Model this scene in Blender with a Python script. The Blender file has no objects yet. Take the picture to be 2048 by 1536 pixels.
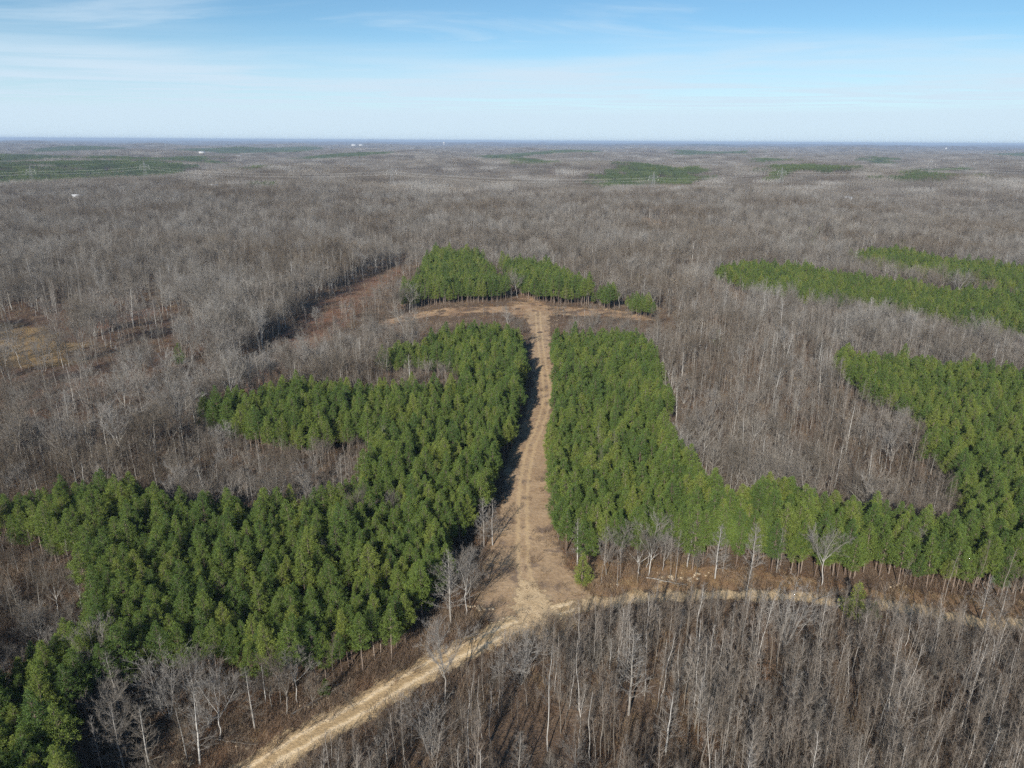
import bpy, math, random
import numpy as np
from mathutils import Matrix, Vector

# ------------------------------------------------------------------ camera, sky, sun, exposure
scene = bpy.context.scene
CAM_H, PITCH, ROLL = 75.0, math.radians(18.869), math.radians(0.33)
SUN_AZ, SUN_EL = math.radians(180 + 19.5), math.radians(29.0)     # azimuth clockwise from +Y (the camera looks along +Y)
cam_data = bpy.data.cameras.new('camera')
cam_data.sensor_fit = 'HORIZONTAL'
cam_data.angle = 2 * math.atan(1024 / 1422.0)
cam_data.clip_start = 1.0
cam_data.clip_end = 120000.0
cam = bpy.data.objects.new('camera', cam_data)
scene.collection.objects.link(cam)
_f = Vector((0, math.cos(PITCH), -math.sin(PITCH)))
_u0 = Vector((0, math.sin(PITCH), math.cos(PITCH)))
_r0 = Vector((1, 0, 0))
_r = _r0 * math.cos(ROLL) + _u0 * math.sin(ROLL)
_u = _u0 * math.cos(ROLL) - _r0 * math.sin(ROLL)
cam.matrix_world = Matrix(((_r.x, _u.x, -_f.x, 0), (_r.y, _u.y, -_f.y, 0), (_r.z, _u.z, -_f.z, CAM_H), (0, 0, 0, 1)))
scene.camera = cam

world = bpy.data.worlds.new('World')
scene.world = world
world.use_nodes = True
SKY_STRENGTH = 0.082
def build_world():
    nt = world.node_tree
    nt.nodes.clear()
    N, L = nt.nodes.new, nt.links.new
    out = N('ShaderNodeOutputWorld'); bg = N('ShaderNodeBackground')
    sky = N('ShaderNodeTexSky'); sky.sky_type = 'NISHITA'
    sky.sun_disc = False
    sky.sun_elevation = SUN_EL
    sky.sun_rotation = SUN_AZ
    sky.altitude = 200.0; sky.air_density = 0.80; sky.dust_density = 0.0; sky.ozone_density = 4.2
    # thin high cloud: a deck seen at a slant, so its coordinates are direction / height
    tc = N('ShaderNodeTexCoord')
    sep = N('ShaderNodeSeparateXYZ'); L(tc.outputs['Generated'], sep.inputs[0])
    zc = N('ShaderNodeMath'); zc.operation = 'MAXIMUM'; L(sep.outputs['Z'], zc.inputs[0]); zc.inputs[1].default_value = 0.012
    dv = N('ShaderNodeVectorMath'); dv.operation = 'DIVIDE'
    cz = N('ShaderNodeCombineXYZ')
    for i in range(3): L(zc.outputs[0], cz.inputs[i])
    L(tc.outputs['Generated'], dv.inputs[0]); L(cz.outputs[0], dv.inputs[1])
    def noise(scale, sx, sy, detail, dist, rough=0.55, off=(0, 0, 0)):
        mp = N('ShaderNodeMapping'); L(dv.outputs[0], mp.inputs['Vector'])
        mp.inputs['Scale'].default_value = (sx, sy, 0.0); mp.inputs['Location'].default_value = off
        n = N('ShaderNodeTexNoise'); L(mp.outputs[0], n.inputs['Vector'])
        n.inputs['Scale'].default_value = scale; n.inputs['Detail'].default_value = detail
        n.inputs['Distortion'].default_value = dist; n.inputs['Roughness'].default_value = rough
        return n.outputs[0]
    def ramp(v, a, b, lo=0.0, hi=1.0):
        m = N('ShaderNodeMapRange'); m.interpolation_type = 'SMOOTHSTEP'
        L(v, m.inputs['Value']); m.inputs['From Min'].default_value = a; m.inputs['From Max'].default_value = b
        m.inputs['To Min'].default_value = lo; m.inputs['To Max'].default_value = hi
        return m.outputs[0]
    def math_(op, a, b):
        m = N('ShaderNodeMath'); m.operation = op
        for i, v in enumerate((a, b)):
            if isinstance(v, (int, float)): m.inputs[i].default_value = v
            else: L(v, m.inputs[i])
        return m.outputs[0]
    # far sheet: thickens with slant distance along the deck
    big = noise(0.16, 1.0, 1.0, 4, 0.6, 0.5, (3.1, 7.7, 0))
    el = math_('ADD', sep.outputs['Z'], math_('MULTIPLY', math_('SUBTRACT', big, 0.5), 0.10))
    sheet = ramp(el, 0.135, 0.07, 0.0, 0.95)
    streak = noise(0.45, 0.5, 1.0, 7, 1.2, 0.6, (1.3, 0.4, 0))
    even = ramp(sep.outputs['Z'], 0.065, 0.03)
    sheet = math_('MULTIPLY', sheet, math_('MAXIMUM', ramp(streak, 0.30, 0.62, 0.55, 1.0), even))
    wisp = math_('MULTIPLY', ramp(noise(0.34, 0.8, 1.0, 6, 0.8, 0.58, (WISP)), 0.48, 0.76, 0.0, 0.62), ramp(sep.outputs['Z'], 0.5, 0.10))
    cov = math_('MAXIMUM', sheet, math_('MULTIPLY', wisp, ramp(sep.outputs['Z'], 0.03, 0.06)))
    mix = N('ShaderNodeMix'); mix.data_type = 'RGBA'
    tn = N('ShaderNodeMix'); tn.data_type = 'RGBA'; tn.blend_type = 'MULTIPLY'; tn.inputs[0].default_value = 1.0; L(sky.outputs[0], tn.inputs[6]); tn.inputs[7].default_value = (0.90, 1.04, 0.97, 1)
    L(cov, mix.inputs[0]); L(tn.outputs[2], mix.inputs[6]); mix.inputs[7].default_value = CLOUDCOL
    L(mix.outputs[2], bg.inputs['Color']); bg.inputs['Strength'].default_value = SKY_STRENGTH
    L(bg.outputs[0], out.inputs['Surface'])
CLOUDCOL = (5.9, 7.3, 8.5, 1.0)
WISP = (5.5, 27.7, 0)
build_world()

sun_data = bpy.data.lights.new('sun', 'SUN')
sun_data.energy = 4.8
sun_data.angle = math.radians(0.53)
sun_data.color = (1.0, 0.94, 0.84)
sun = bpy.data.objects.new('sun', sun_data)
scene.collection.objects.link(sun)
_s = Vector((math.sin(SUN_AZ) * math.cos(SUN_EL), math.cos(SUN_AZ) * math.cos(SUN_EL), math.sin(SUN_EL)))
sun.rotation_euler = _s.to_track_quat('Z', 'Y').to_euler()
sun.location = (-60, -150, 200)

scene.view_settings.view_transform = 'Standard'
scene.view_settings.look = 'None'
scene.view_settings.exposure = 0.42
scene.view_settings.gamma = 1.0
scene.view_settings.use_curve_mapping = False
scene.render.engine = 'CYCLES'
scene.cycles.max_bounces = 3
scene.cycles.diffuse_bounces = 1
scene.cycles.transparent_max_bounces = 12
scene.cycles.volume_bounces = 0
scene.cycles.use_denoising = False
scene.cycles.denoiser = 'OPENIMAGEDENOISE'
scene.cycles.denoising_input_passes = 'RGB_ALBEDO_NORMAL'
scene.cycles.denoising_prefilter = 'ACCURATE'
scene.cycles.use_adaptive_sampling = True
scene.cycles.adaptive_threshold = 0.02
scene.cycles.adaptive_min_samples = 32
scene.render.film_transparent = False

# ------------------------------------------------------------------ layout in metres (x right, y away from the camera)
AREAS = {
    'left_stand': [(-25.9,256.8),(-12.3,263.4),(-0.1,263.7),(3.2,238),(3.6,210.6),(1.4,176.4),(-0.7,162),(-2.6,144.5),(-3.7,134.6),(-7.2,124),(-10.6,111.7),(-11.9,100.6),(-14.7,93),(-19,87.3),(-24,83.6),(-30.3,82.6),(-36.7,82.6),(-42.8,83.3),(-50,83.2),(-54.8,81.2),(-55.8,75.9),(-52.3,68.7),(-44.5,54.7),(-68.2,54.6),(-75.5,74),(-68.5,78.9),(-66.8,83.6),(-65.4,88.2),(-66.4,94.3),(-74.3,106.4),(-79.1,113.7),(-81.8,112.1),(-96.5,119.3),(-103.5,121.2),(-106.9,126.4),(-102.5,128.6),(-98,131),(-84.8,132.8),(-69.1,128),(-57.1,122.8),(-49.7,126.4),(-39.8,123),(-33.1,127.3),(-31.2,135.4),(-31.1,145.7),(-36.8,164.6),(-41.4,163.8),(-46.6,159.9),(-56.3,159.7),(-68.4,165.8),(-77.7,169.9),(-86.5,177.2),(-85.8,181.8),(-81.4,183.7),(-72.5,194.3),(-59.1,197.8),(-46.7,194.7),(-32.2,193.6),(-15.9,197.2),(-15.8,217),(-27.3,226.3),(-37.2,226.1),(-47.6,229),(-46.7,229.3),(-39.1,239.4),(-32.7,244.3)],
    'right_stand': [(14.3,252.5),(25.2,258),(38.1,256.8),(47.3,246.1),(47.7,232.6),(46.3,211.4),(46.2,195.7),(40.8,173.4),(38.4,149.6),(40.7,140.1),(47.5,134),(56.2,135.4),(60.9,126.3),(65.9,124.3),(71.3,121.3),(77.9,119.4),(85.2,117.6),(89.6,115.8),(108.1,116),(96.2,97),(88.2,103.5),(82,105.6),(73.1,107),(60.7,108.8),(49.2,111.8),(39.9,114.4),(32,116.5),(21.4,115),(13.6,112.5),(9.8,117.5),(8.1,124.2),(7.8,134.7),(9.1,149.9),(8.9,164.4),(11.9,182.9),(13.3,205.9),(13.6,232.7)],
    'east_stand': [(114.1,238.8),(124.6,232.6),(138.3,226.7),(149.6,218.3),(162.4,213.6),(187.4,205.8),(111.3,105.2),(91.2,106.4),(84.1,116.4),(90.4,124.3),(92.2,130.9),(96.1,143),(97.4,151.2),(102.6,165.2),(110.2,181.2),(105.8,185.9),(104.6,198.6),(107.2,223.4)],
    'far_right_stand': [(113,397.7),(139.1,418.3),(165.2,410.1),(190.6,373.1),(214.2,345.9),(245.4,334.3),(274.6,329.2),(217.9,256),(200.6,268.6),(186.1,279.8),(175.9,297.7),(159.5,322.2),(136.5,334.3),(121.6,362.6),(111.5,382.1)],
    'upper_right_stand': [(211.1,455.5),(256.4,475.6),(266.9,436.7),(297,409.5),(331.4,402),(283.3,339.8),(251.5,342.6),(237.4,359.1),(235.6,382.2),(229.1,395.3),(221.8,419.6)],
    'knoll_left_stand': [(-49.8,365.2),(-52.5,415),(-50.2,462.9),(-18.4,435.9),(-15.8,404.7),(-11.3,398.5),(-5.1,359.8),(-3.2,344.2),(-25.6,341.3),(-42.3,337.5),(-55.2,327.4),(-53.2,332.6),(-51,369)],
    'knoll_right_stand': [(-7.4,416.7),(18.5,408.4),(21.3,416.2),(31.8,360.6),(44.7,322.5),(49.6,334.4),(20.6,338),(9.1,343.3),(0.7,365),(-6.7,408.3)],
    'knoll_small_stand': [(50.2,313.6),(64.7,307.6),(70.7,320.4),(53,328.1)],
    'far_stand_0': [(-1144,1558.8),(-901.4,1592.1),(-734.8,1299.9),(-806.2,1091.7)],
    'far_stand_1': [(-1337.1,1825.8),(-1143.7,1893.6),(-846.1,1943.1),(-704.2,1593.5),(-715.2,1519.7),(-736.6,1352.6),(-912.9,1616.6),(-1144,1558.8)],
    'far_stand_2': [(-1548.4,2724.9),(-1183.6,2815.1),(-922.3,2339.5),(-1015.3,2076.6),(-1148.3,2010.2)],
    'far_stand_3': [(-1875.3,2570),(-1534,2652),(-1264.1,2168.7),(-1433.9,1959.7)],
    'far_stand_4': [(-2415.9,4904.6),(-1637.6,6340.1),(-1185.8,4707.4),(-1191,3654.2),(-1655.5,3946.4)],
    'far_stand_5': [(-612.9,1631.7),(-587.4,1809.9),(-461.8,1403.3),(-544.7,1474.6)],
    'far_stand_6': [(-736,1756.1),(-697.1,1825.7),(-618.2,1631),(-655.8,1575.1)],
    'far_stand_7': [(-937.9,3359.3),(-611.4,3702),(-507.8,3070.7),(-752,2689.3)],
    'far_stand_8': [(-184.3,4130.9),(574.7,4958.6),(424.7,3882.8),(-120.3,3169.4)],
    'far_stand_9': [(-48.3,2706),(365,2325.5),(243.6,1971.1),(46.3,2051.8)],
    'far_stand_10': [(172.8,1563.4),(380.5,2066.9),(407.4,1961),(258.1,1447.8),(143.7,1295.8)],
    'far_stand_11': [(343.6,1735.2),(431.7,1667.9),(350.3,1366.8),(273.5,1375.9)],
    'far_stand_12': [(509.4,1496.4),(618.4,1718),(765.8,1737.3),(609.3,1377.2),(552.6,1424.2),(447.4,1311.2)],
    'far_stand_13': [(714.1,1354.6),(831.3,1493.1),(929.4,1566.1),(801.6,1347.3),(671.9,1273.1)],
    'far_stand_14': [(999.1,1641.7),(1025.5,1645),(888,1424.2),(890.9,1461.2)],
    'far_stand_15': [(872.9,2700.9),(994.1,2725.3),(874.7,2417.4),(776.4,2399.7)],
    'far_stand_16': [(1491.3,3117.7),(1585.4,3138.6),(1375.3,2737.9),(1304.4,2723.9)],
    'far_stand_17': [(1261.1,2250.2),(1339.4,2179.8),(1232.3,2014.7),(1164.5,2075.9)],
    'far_stand_18': [(1065.4,4928),(1550.1,4897.8),(1265.9,3995.3),(838.2,3871.9)],
    'far_stand_19': [(3275.8,5086.5),(3418.7,4948.1),(2786.6,4028.8),(2656.5,4120.3)],
    'far_stand_20': [(-365.2,1009.7),(-351.8,1020.9),(-326.9,946.9),(-345.7,954.3)],
    'far_stand_21': [(-2991.9,4627.5),(-2909.5,5605.8),(-2339.1,4444.8),(-2364.5,3690.7)],
    'lane': [(5.8,321.8),(7.4,289.6),(7,252.8),(6.8,218.6),(3.8,191.8),(0.6,173.6),(-1.8,152.6),(-2.2,137.9),(-3.7,125.5),(-4.9,114.8),(-5.8,105.5),(-5.1,98.6),(1.5,94.9),(9,99.4),(14.2,105),(11.7,110.9),(9.9,117.5),(8.7,127.6),(8.9,140.4),(9.4,158.3),(9.6,172),(12.6,193.9),(14.1,223.8),(14.7,259.6),(16.7,307.5),(17.1,325.1)],
    'lane_track': [(12.1,337.8),(11.2,289.7),(11,246.5),(10.9,209),(7.9,184.2),(5,168.7),(3.2,152.7),(2.5,138),(2.3,123.6),(2.4,113.2),(3.4,105.6),(3.2,98.7)],
    'road': [(-40.6,59.3),(-36.8,63.7),(-31.5,69.1),(-26.5,74),(-20.3,79.6),(-12.8,86.8),(-4.8,93.1),(3.2,98.3),(11,102.4),(24.2,104.9),(37.4,105.6),(50.5,105.4),(62.6,103.6),(73.4,99.9),(84.4,97.9),(96,96.8)],
    'clearing': [(-64.2,307.4),(-52.2,323.4),(-29.7,332.4),(-6,334.1),(1.3,349),(5.1,361.2),(10.2,358.9),(18,334.7),(36.9,331.9),(52.7,326),(67.5,306.8),(52.4,309.3),(35,313.6),(21.7,317.2),(3.4,309),(-3.4,318.5),(-14.9,320.2),(-28.3,315),(-37.5,316.7),(-54.3,307.6)],
    'knoll_path': [(-11.8,415.1),(-7.3,408.8),(-1.9,380.8),(3.8,358.7),(0.8,348.9),(-5.4,380.7)],
    'gully': [(-72.3,478.6),(-89,412.7),(-96.2,340.5),(-95.5,283.2),(-94.9,241.4),(-95.6,214.3),(-84.2,202.9),(-81.5,227.4),(-78.1,264.6),(-73.7,305.3),(-73,359),(-70.5,424.9)],
    'meadow': [(-236,301.4),(-195.8,289.1),(-165.9,262.8),(-154.7,240.2),(-166.7,234.1),(-189.2,236.6)],
    'gully_upper': [(-184.5,302.6),(-166.9,335.3),(-157.8,320.7),(-170.8,285.6)],
    'valley': [(-272.3,319.8),(-207.4,343.3),(-171.1,344.3),(-108.8,264),(-92,207.3),(-90.6,182.7),(-97.2,165.7),(-114.6,161),(-143.2,156.3)],
    'field_left': [(-494.8,964.3),(-515.7,1087.5),(-495.7,1067.9),(-469,1001.6),(-471,949.3)],
    'cut_far': [(-648.9,1595.8),(-690.8,1715),(-681.3,1444.8),(-648,1393.2)],
    'cut_far2': [(-676.1,1219),(-701.5,1273.7),(-646.7,1294.4),(-625.9,1251.9)],
    'glade_a': [(122.5,735),(135.4,716.9),(143.1,670),(133,642.5),(115.8,672.7)],
    'glade_b': [(233.3,595.5),(256.6,587.2),(248.5,563),(225.7,564.9)],
    'glade_c': [(217.8,650.3),(231.5,651),(224.9,625.2),(211.7,624.6)],
    'scrub': [(242.1,655.3),(369.8,625),(297,496.6),(229.8,494.1),(192.6,516)],
    'saplings': [(-42.4,47.8),(-24.9,72.8),(-18.1,78.7),(-10.4,85.8),(-2.4,91.9),(5.6,96.8),(14.1,100.4),(26.3,102.5),(41,103.1),(52.9,102.8),(62.2,100.8),(71.1,97.4),(82.7,95.4),(101.3,93.4),(82.9,48.4)],
    'verge_right': [(9.4,118.3),(21.4,115.4),(40,114.7),(60.7,108.8),(73.1,107),(92.2,102.9),(88.9,98.2),(73.4,101.3),(62.7,105.4),(37.8,107.1),(24.5,106.4),(14.6,105)],
    'verge_left': [(-11.8,100.2),(-18.9,86.8),(-30.1,82.1),(-42.6,82.7),(-54.6,80.9),(-52.7,68.7),(-41.2,60.5),(-32.9,69.6),(-21.3,80.7),(-6.4,93.7),(-3,98.7),(-6.3,106.9)],
    'regrowth': [(-70.6,478.6),(-52.1,409),(-55,333.9),(-64.2,307.4),(-54.7,265.1),(-65.9,232.1),(-84.8,227.3),(-94,214.3),(-94.6,235.5),(-94.2,279.2),(-93.8,340.6),(-86.1,412.8)],
    'knoll_front': [(-63.8,305.5),(-41.9,334.2),(3.8,351.4),(48.6,330.1),(72.4,308.8),(60.1,260.6),(51.8,267.4),(14.7,266.6),(3,266.4),(-50,258.3)],
    'mid_bare': [(57.1,274.9),(119.3,406.5),(149.6,365.3),(130.5,269.1),(127.6,206.4),(101.9,132.7),(63.1,150.8),(43.3,167.7)],
}
TREES = {'forked_roadside': (-9.0, 80.1, 13.2), 'round_multi': (1.6, 83.9, 10.2), 'whorled_white': (4.9, 72.2, 16.0), 'feathery': (16.4, 78.4, 14.3), 'broad_bottom': (-10.0, 70.7, 9.5), 'bottom_vase': (8.9, 66.2, 9.0), 'slim_bright': (20.1, 71.5, 10.0), 'bottom_slim': (1.1, 66.8, 8.4), 'pair_a': (-5.3, 121.4, 10.0), 'pair_b': (-3.6, 121.7, 10.1), 'road_pair_a': (-9.8, 97.8, 13.4), 'road_pair_b': (-7.5, 99.9, 13.0), 'conical_a': (37.0, 110.7, 10.8), 'conical_b': (43.4, 110.8, 11.1), 'conical_c': (40.0, 102.8, 8.1), 'conical_d': (48.9, 112.7, 9.2), 'spreading_road': (43.3, 92.9, 11.5), 'bl_a': (-53.9, 78.2, 9.6), 'bl_b': (-58.0, 76.3, 6.7), 'bl_c': (-48.1, 68.3, 9.8), 'bl_d': (-49.9, 67.2, 9.7), 'left_white': (-106.8, 197.4, 11.7), 'snag': (-145.0, 194.2, 8.2), 'round_left': (-95.7, 189.4, 10.1), 'pine_small_a': (57.0, 99.2, 7.1), 'pine_small_b': (59.9, 99.0, 3.6), 'pine_small_c': (12.7, 108.9, 6.2), 'pine_small_d': (-26.2, 81.5, 3.0), 'pine_front': (33.5, 113.2, 13.6), 'forest_fork': (4.9, 79.1, 10.1), 'inner_bare_a': (-38.4, 102.4, 7.8), 'inner_bare_b': (-33.1, 108.2, 8.6), 'inner_bare_c': (-25.7, 121.5, 9.3), 'inner_bare_d': (-23.2, 124.3, 10.0), 'inner_bare_e': (-28.0, 91.1, 6.5), 'edge_c': (29.7, 116.8, 8.0), 'edge_d': (20.4, 115.0, 9.5), 'edge_e': (12.4, 115.0, 9.5), 'edge_f': (73.3, 112.3, 9.4), 'edge_g': (78.1, 99.4, 8.2), 'edge_h': (80.2, 98.1, 8.2), 'leafy': (36.0, 83.6, 4.8), 'beech': (-38.3, 73.5, 10.9), 'bl_e': (-46.4, 76.9, 10.7), 'bl_f': (-34.2, 75.2, 9.9), 'bl_g': (-43.0, 77.8, 10.0)}
TOWERS = [(-954.5, 1153.7), (-763.2, 1171.3), (-602.5, 1212.4), (-184.9, 1126.5), (211.7, 1115.4), (455.3, 1256.2), (753.1, 1340.0), (1017.6, 1335.3)]
BUILDINGS = [('a', 422.1, 956.5), ('b', 442.9, 973.9), ('c', 146.7, 937.4), ('d', -1311.2, 3144.4), ('e', -1168.4, 3180.8), ('f', -1596.0, 7499.6), ('g', -1533.7, 7538.1), ('h', -1386.8, 7118.4), ('i', -1296.3, 7170.6), ('j', -932.6, 10075.8), ('k', 4562.6, 7907.4), ('l', 465.4, 914.4), ('m', 462.7, 841.4), ('n', -536.1, 1005.7), ('o', -404.5, 997.5), ('p', -493.9, 831.4)]
ROCKS = [(-5.2, 101.6), (29.8, 110.6), (33.1, 111.4), (18.8, 108.4), (-41.7, 70.1), (21.1, 307.6), (-2.6, 98.7), (13.5, 133.8), (-28.8, 79.7), (-27.0, 81.2), (-34.7, 72.7), (68.8, 108.9)]
PUDDLE = (-3.0, 104.4)


rng = np.random.default_rng(7)
random.seed(7)
col = scene.collection

# ------------------------------------------------------------------ small helpers
def in_poly(x, y, poly):
    x = np.asarray(x); y = np.asarray(y)
    r = np.zeros(x.shape, bool)
    n = len(poly)
    for i in range(n):
        x1, y1 = poly[i]; x2, y2 = poly[(i + 1) % n]
        if y1 == y2: continue
        c = ((y1 > y) != (y2 > y)) & (x < (x2 - x1) * (y - y1) / (y2 - y1) + x1)
        r ^= c
    return r
def seg_dist(x, y, pts, closed):
    d = np.full(np.shape(x), 1e9)
    n = len(pts)
    for i in range(n if closed else n - 1):
        x1, y1 = pts[i]; x2, y2 = pts[(i + 1) % n]
        dx, dy = x2 - x1, y2 - y1
        t = np.clip(((x - x1) * dx + (y - y1) * dy) / max(dx * dx + dy * dy, 1e-9), 0, 1)
        d = np.minimum(d, np.hypot(x - x1 - t * dx, y - y1 - t * dy))
    return d
def signed(x, y, poly):
    d = seg_dist(x, y, poly, True)
    return np.where(in_poly(x, y, poly), d, -d)
def smooth(t, a, b):
    t = np.clip((t - a) / (b - a), 0, 1)
    return t * t * (3 - 2 * t)
def spline(pts, n=6):
    out = []
    P = [pts[0]] + list(pts) + [pts[-1]]
    for i in range(1, len(P) - 2):
        p0, p1, p2, p3 = (np.array(P[j], float) for j in (i - 1, i, i + 1, i + 2))
        for k in range(n):
            t = k / n
            out.append(tuple(0.5 * ((2 * p1) + (-p0 + p2) * t + (2 * p0 - 5 * p1 + 4 * p2 - p3) * t * t + (-p0 + 3 * p1 - 3 * p2 + p3) * t ** 3)))
    out.append(tuple(P[-2]))
    return out
_wr = np.random.default_rng(11)
def make_waves(n, lo, hi):
    a = _wr.uniform(0, 2 * math.pi, n); w = 2 * math.pi / np.exp(_wr.uniform(math.log(lo), math.log(hi), n))
    return np.c_[np.cos(a) * w, np.sin(a) * w, _wr.uniform(0, 2 * math.pi, n)]
W_HILL = make_waves(9, 420, 1500); W_FAR = make_waves(9, 2500, 9000); W_SMALL = make_waves(8, 14, 60); W_MIX = make_waves(8, 30, 130); W_BIG = make_waves(8, 150, 600)
def waves(x, y, W):
    s = np.zeros(np.shape(x))
    for kx, ky, p in W: s = s + np.sin(kx * x + ky * y + p)
    return s / math.sqrt(len(W) / 2)
GULLY_LINE = [(-420, 150), (-150, 190), (-105, 205), (-78, 235), (-62, 290), (-70, 370), (-90, 520), (-150, 700)]
def terrain(x, y):
    x = np.asarray(x, float); y = np.asarray(y, float)
    r = np.hypot(x, y)
    z = waves(x, y, W_HILL) * 8.0 * smooth(r, 430, 1200)
    z = z + waves(x, y, W_FAR) * 9.0 * smooth(r, 3000, 11000)
    z = z + waves(x, y, W_SMALL) * 0.10 * (1 - smooth(r, 300, 500))
    z = z - 3.2 * np.exp(-(seg_dist(x, y, GULLY_LINE, False) / 26.0) ** 2)
    return z

# ------------------------------------------------------------------ materials
def nodes(name):
    m = bpy.data.materials.new(name); m.use_nodes = True
    nt = m.node_tree
    b = nt.nodes['Principled BSDF']
    b.inputs['Roughness'].default_value = 0.9
    b.inputs['Specular IOR Level'].default_value = 0.15
    return m, nt, nt.nodes.new, nt.links.new, b
def ramp_node(N, L, src, stops):
    r = N('ShaderNodeValToRGB')
    el = r.color_ramp.elements
    while len(el) < len(stops): el.new(0.5)
    for e, (p, c) in zip(el, stops):
        e.position = p; e.color = (*c, 1)
    L(src, r.inputs[0])
    return r.outputs[0]
def mix_node(N, L, fac, a, b, mode='MIX'):
    m = N('ShaderNodeMix'); m.data_type = 'RGBA'; m.blend_type = mode
    for i, v in ((0, fac), (6, a), (7, b)):
        if isinstance(v, (int, float)): m.inputs[i].default_value = v
        elif isinstance(v, tuple): m.inputs[i].default_value = (*v, 1)
        else: L(v, m.inputs[i])
    return m.outputs[2]
def noise_node(N, L, vec, scale, detail=5, rough=0.6, dist=0.0):
    n = N('ShaderNodeTexNoise'); n.inputs['Scale'].default_value = scale
    n.inputs['Detail'].default_value = detail; n.inputs['Roughness'].default_value = rough; n.inputs['Distortion'].default_value = dist
    if vec is not None: L(vec, n.inputs['Vector'])
    return n.outputs[0]
def range_node(N, L, v, a, b, lo=0.0, hi=1.0):
    m = N('ShaderNodeMapRange'); m.interpolation_type = 'SMOOTHSTEP'
    L(v, m.inputs['Value'])
    m.inputs['From Min'].default_value = a; m.inputs['From Max'].default_value = b
    m.inputs['To Min'].default_value = lo; m.inputs['To Max'].default_value = hi
    return m.outputs[0]
def attr_node(N, name):
    a = N('ShaderNodeAttribute'); a.attribute_name = name
    return a.outputs['Fac']
def bump(N, L, h, b, strength, dist):
    u = N('ShaderNodeBump'); u.inputs['Strength'].default_value = strength; u.inputs['Distance'].default_value = dist
    L(h, u.inputs['Height']); L(u.outputs[0], b.inputs['Normal'])

def mat_tree(name, stops, translucent=0.0, jitter=0.5, jscale=0.5, rough=0.85, tint=None):
    """colour by individual (Object Info random) with a little variation over the tree"""
    m, nt, N, L, b = nodes(name)
    oi = N('ShaderNodeObjectInfo')
    c = ramp_node(N, L, oi.outputs['Random'], stops)
    geo = N('ShaderNodeTexCoord')
    n = noise_node(N, L, geo.outputs['Object'], jscale, 3)
    f = range_node(N, L, n, 0.25, 0.75, 1 - jitter, 1 + jitter)
    if tint:      # kinds of tree change from one part of the wood to the next
        gp = N('ShaderNodeNewGeometry').outputs['Position']
        w1 = noise_node(N, L, gp, 0.011, 4, 0.6)
        tc = mix_node(N, L, range_node(N, L, w1, 0.36, 0.62), tint[0], tint[1])
        c = mix_node(N, L, 1.0, c, tc, 'MULTIPLY')
    hs = N('ShaderNodeHueSaturation'); L(c, hs.inputs['Color']); L(f, hs.inputs['Value'])
    L(hs.outputs[0], b.inputs['Base Color'])
    b.inputs['Roughness'].default_value = rough
    if translucent:
        tr = N('ShaderNodeBsdfTranslucent'); L(hs.outputs[0], tr.inputs['Color'])
        mx = N('ShaderNodeMixShader'); mx.inputs[0].default_value = translucent
        L(b.outputs[0], mx.inputs[1]); L(tr.outputs[0], mx.inputs[2])
        L(mx.outputs[0], nt.nodes['Material Output'].inputs['Surface'])
    return m
M = {}
M['needles'] = mat_tree('pine_needles', [(0.0, (0.098, 0.158, 0.042)), (0.35, (0.128, 0.190, 0.045)), (0.75, (0.168, 0.225, 0.050)), (1.0, (0.215, 0.256, 0.056))], 0.20, 0.26, 1.5)
M['needles_dark'] = mat_tree('mature_pine_needles', [(0.0, (0.072, 0.106, 0.038)), (0.5, (0.100, 0.138, 0.043)), (1.0, (0.132, 0.168, 0.048))], 0.15, 0.3, 0.3)
M['pine_bark'] = mat_tree('pine_bark', [(0.0, (0.17, 0.125, 0.10)), (1.0, (0.27, 0.22, 0.18))], 0, 0.3, 1.5)
M['bark'] = mat_tree('grey_bark', [(0.0, (0.18, 0.162, 0.138)), (0.5, (0.27, 0.25, 0.225)), (0.88, (0.38, 0.365, 0.34)), (1.0, (0.58, 0.57, 0.545))], 0, 0.3, 0.8)
M['twig'] = mat_tree('bare_twigs', [(0.0, (0.125, 0.108, 0.090)), (0.4, (0.180, 0.164, 0.145)), (0.8, (0.245, 0.229, 0.210)), (1.0, (0.315, 0.301, 0.283))], 0, 0.15, 0.4, tint=((0.78, 0.70, 0.60), (1.10, 1.10, 1.09)))
M['pole_twig'] = mat_tree('sapling_twigs', [(0.0, (0.122, 0.102, 0.084)), (0.4, (0.180, 0.157, 0.136)), (0.8, (0.245, 0.222, 0.200)), (1.0, (0.31, 0.290, 0.27))], 0, 0.15, 0.4, tint=((0.80, 0.70, 0.60), (1.08, 1.06, 1.03)))
M['pole_bark'] = mat_tree('sapling_bark', [(0.0, (0.125, 0.104, 0.083)), (0.55, (0.20, 0.175, 0.148)), (0.8, (0.34, 0.315, 0.285)), (1.0, (0.56, 0.54, 0.51))], 0, 0.3, 0.8)
M['brush'] = mat_tree('dry_brush', [(0.0, (0.12, 0.085, 0.060)), (0.4, (0.18, 0.128, 0.090)), (0.75, (0.23, 0.175, 0.128)), (1.0, (0.30, 0.235, 0.17))], 0.1, 0.3, 1.0)
M['russet'] = mat_tree('russet_leaves', [(0.0, (0.18, 0.105, 0.060)), (1.0, (0.25, 0.150, 0.090))], 0.25, 0.3, 1.0)
M['straw'] = mat_tree('straw_grass', [(0.0, (0.30, 0.205, 0.105)), (0.5, (0.37, 0.26, 0.14)), (1.0, (0.45, 0.33, 0.19))], 0.25, 0.3, 1.0)

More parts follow.
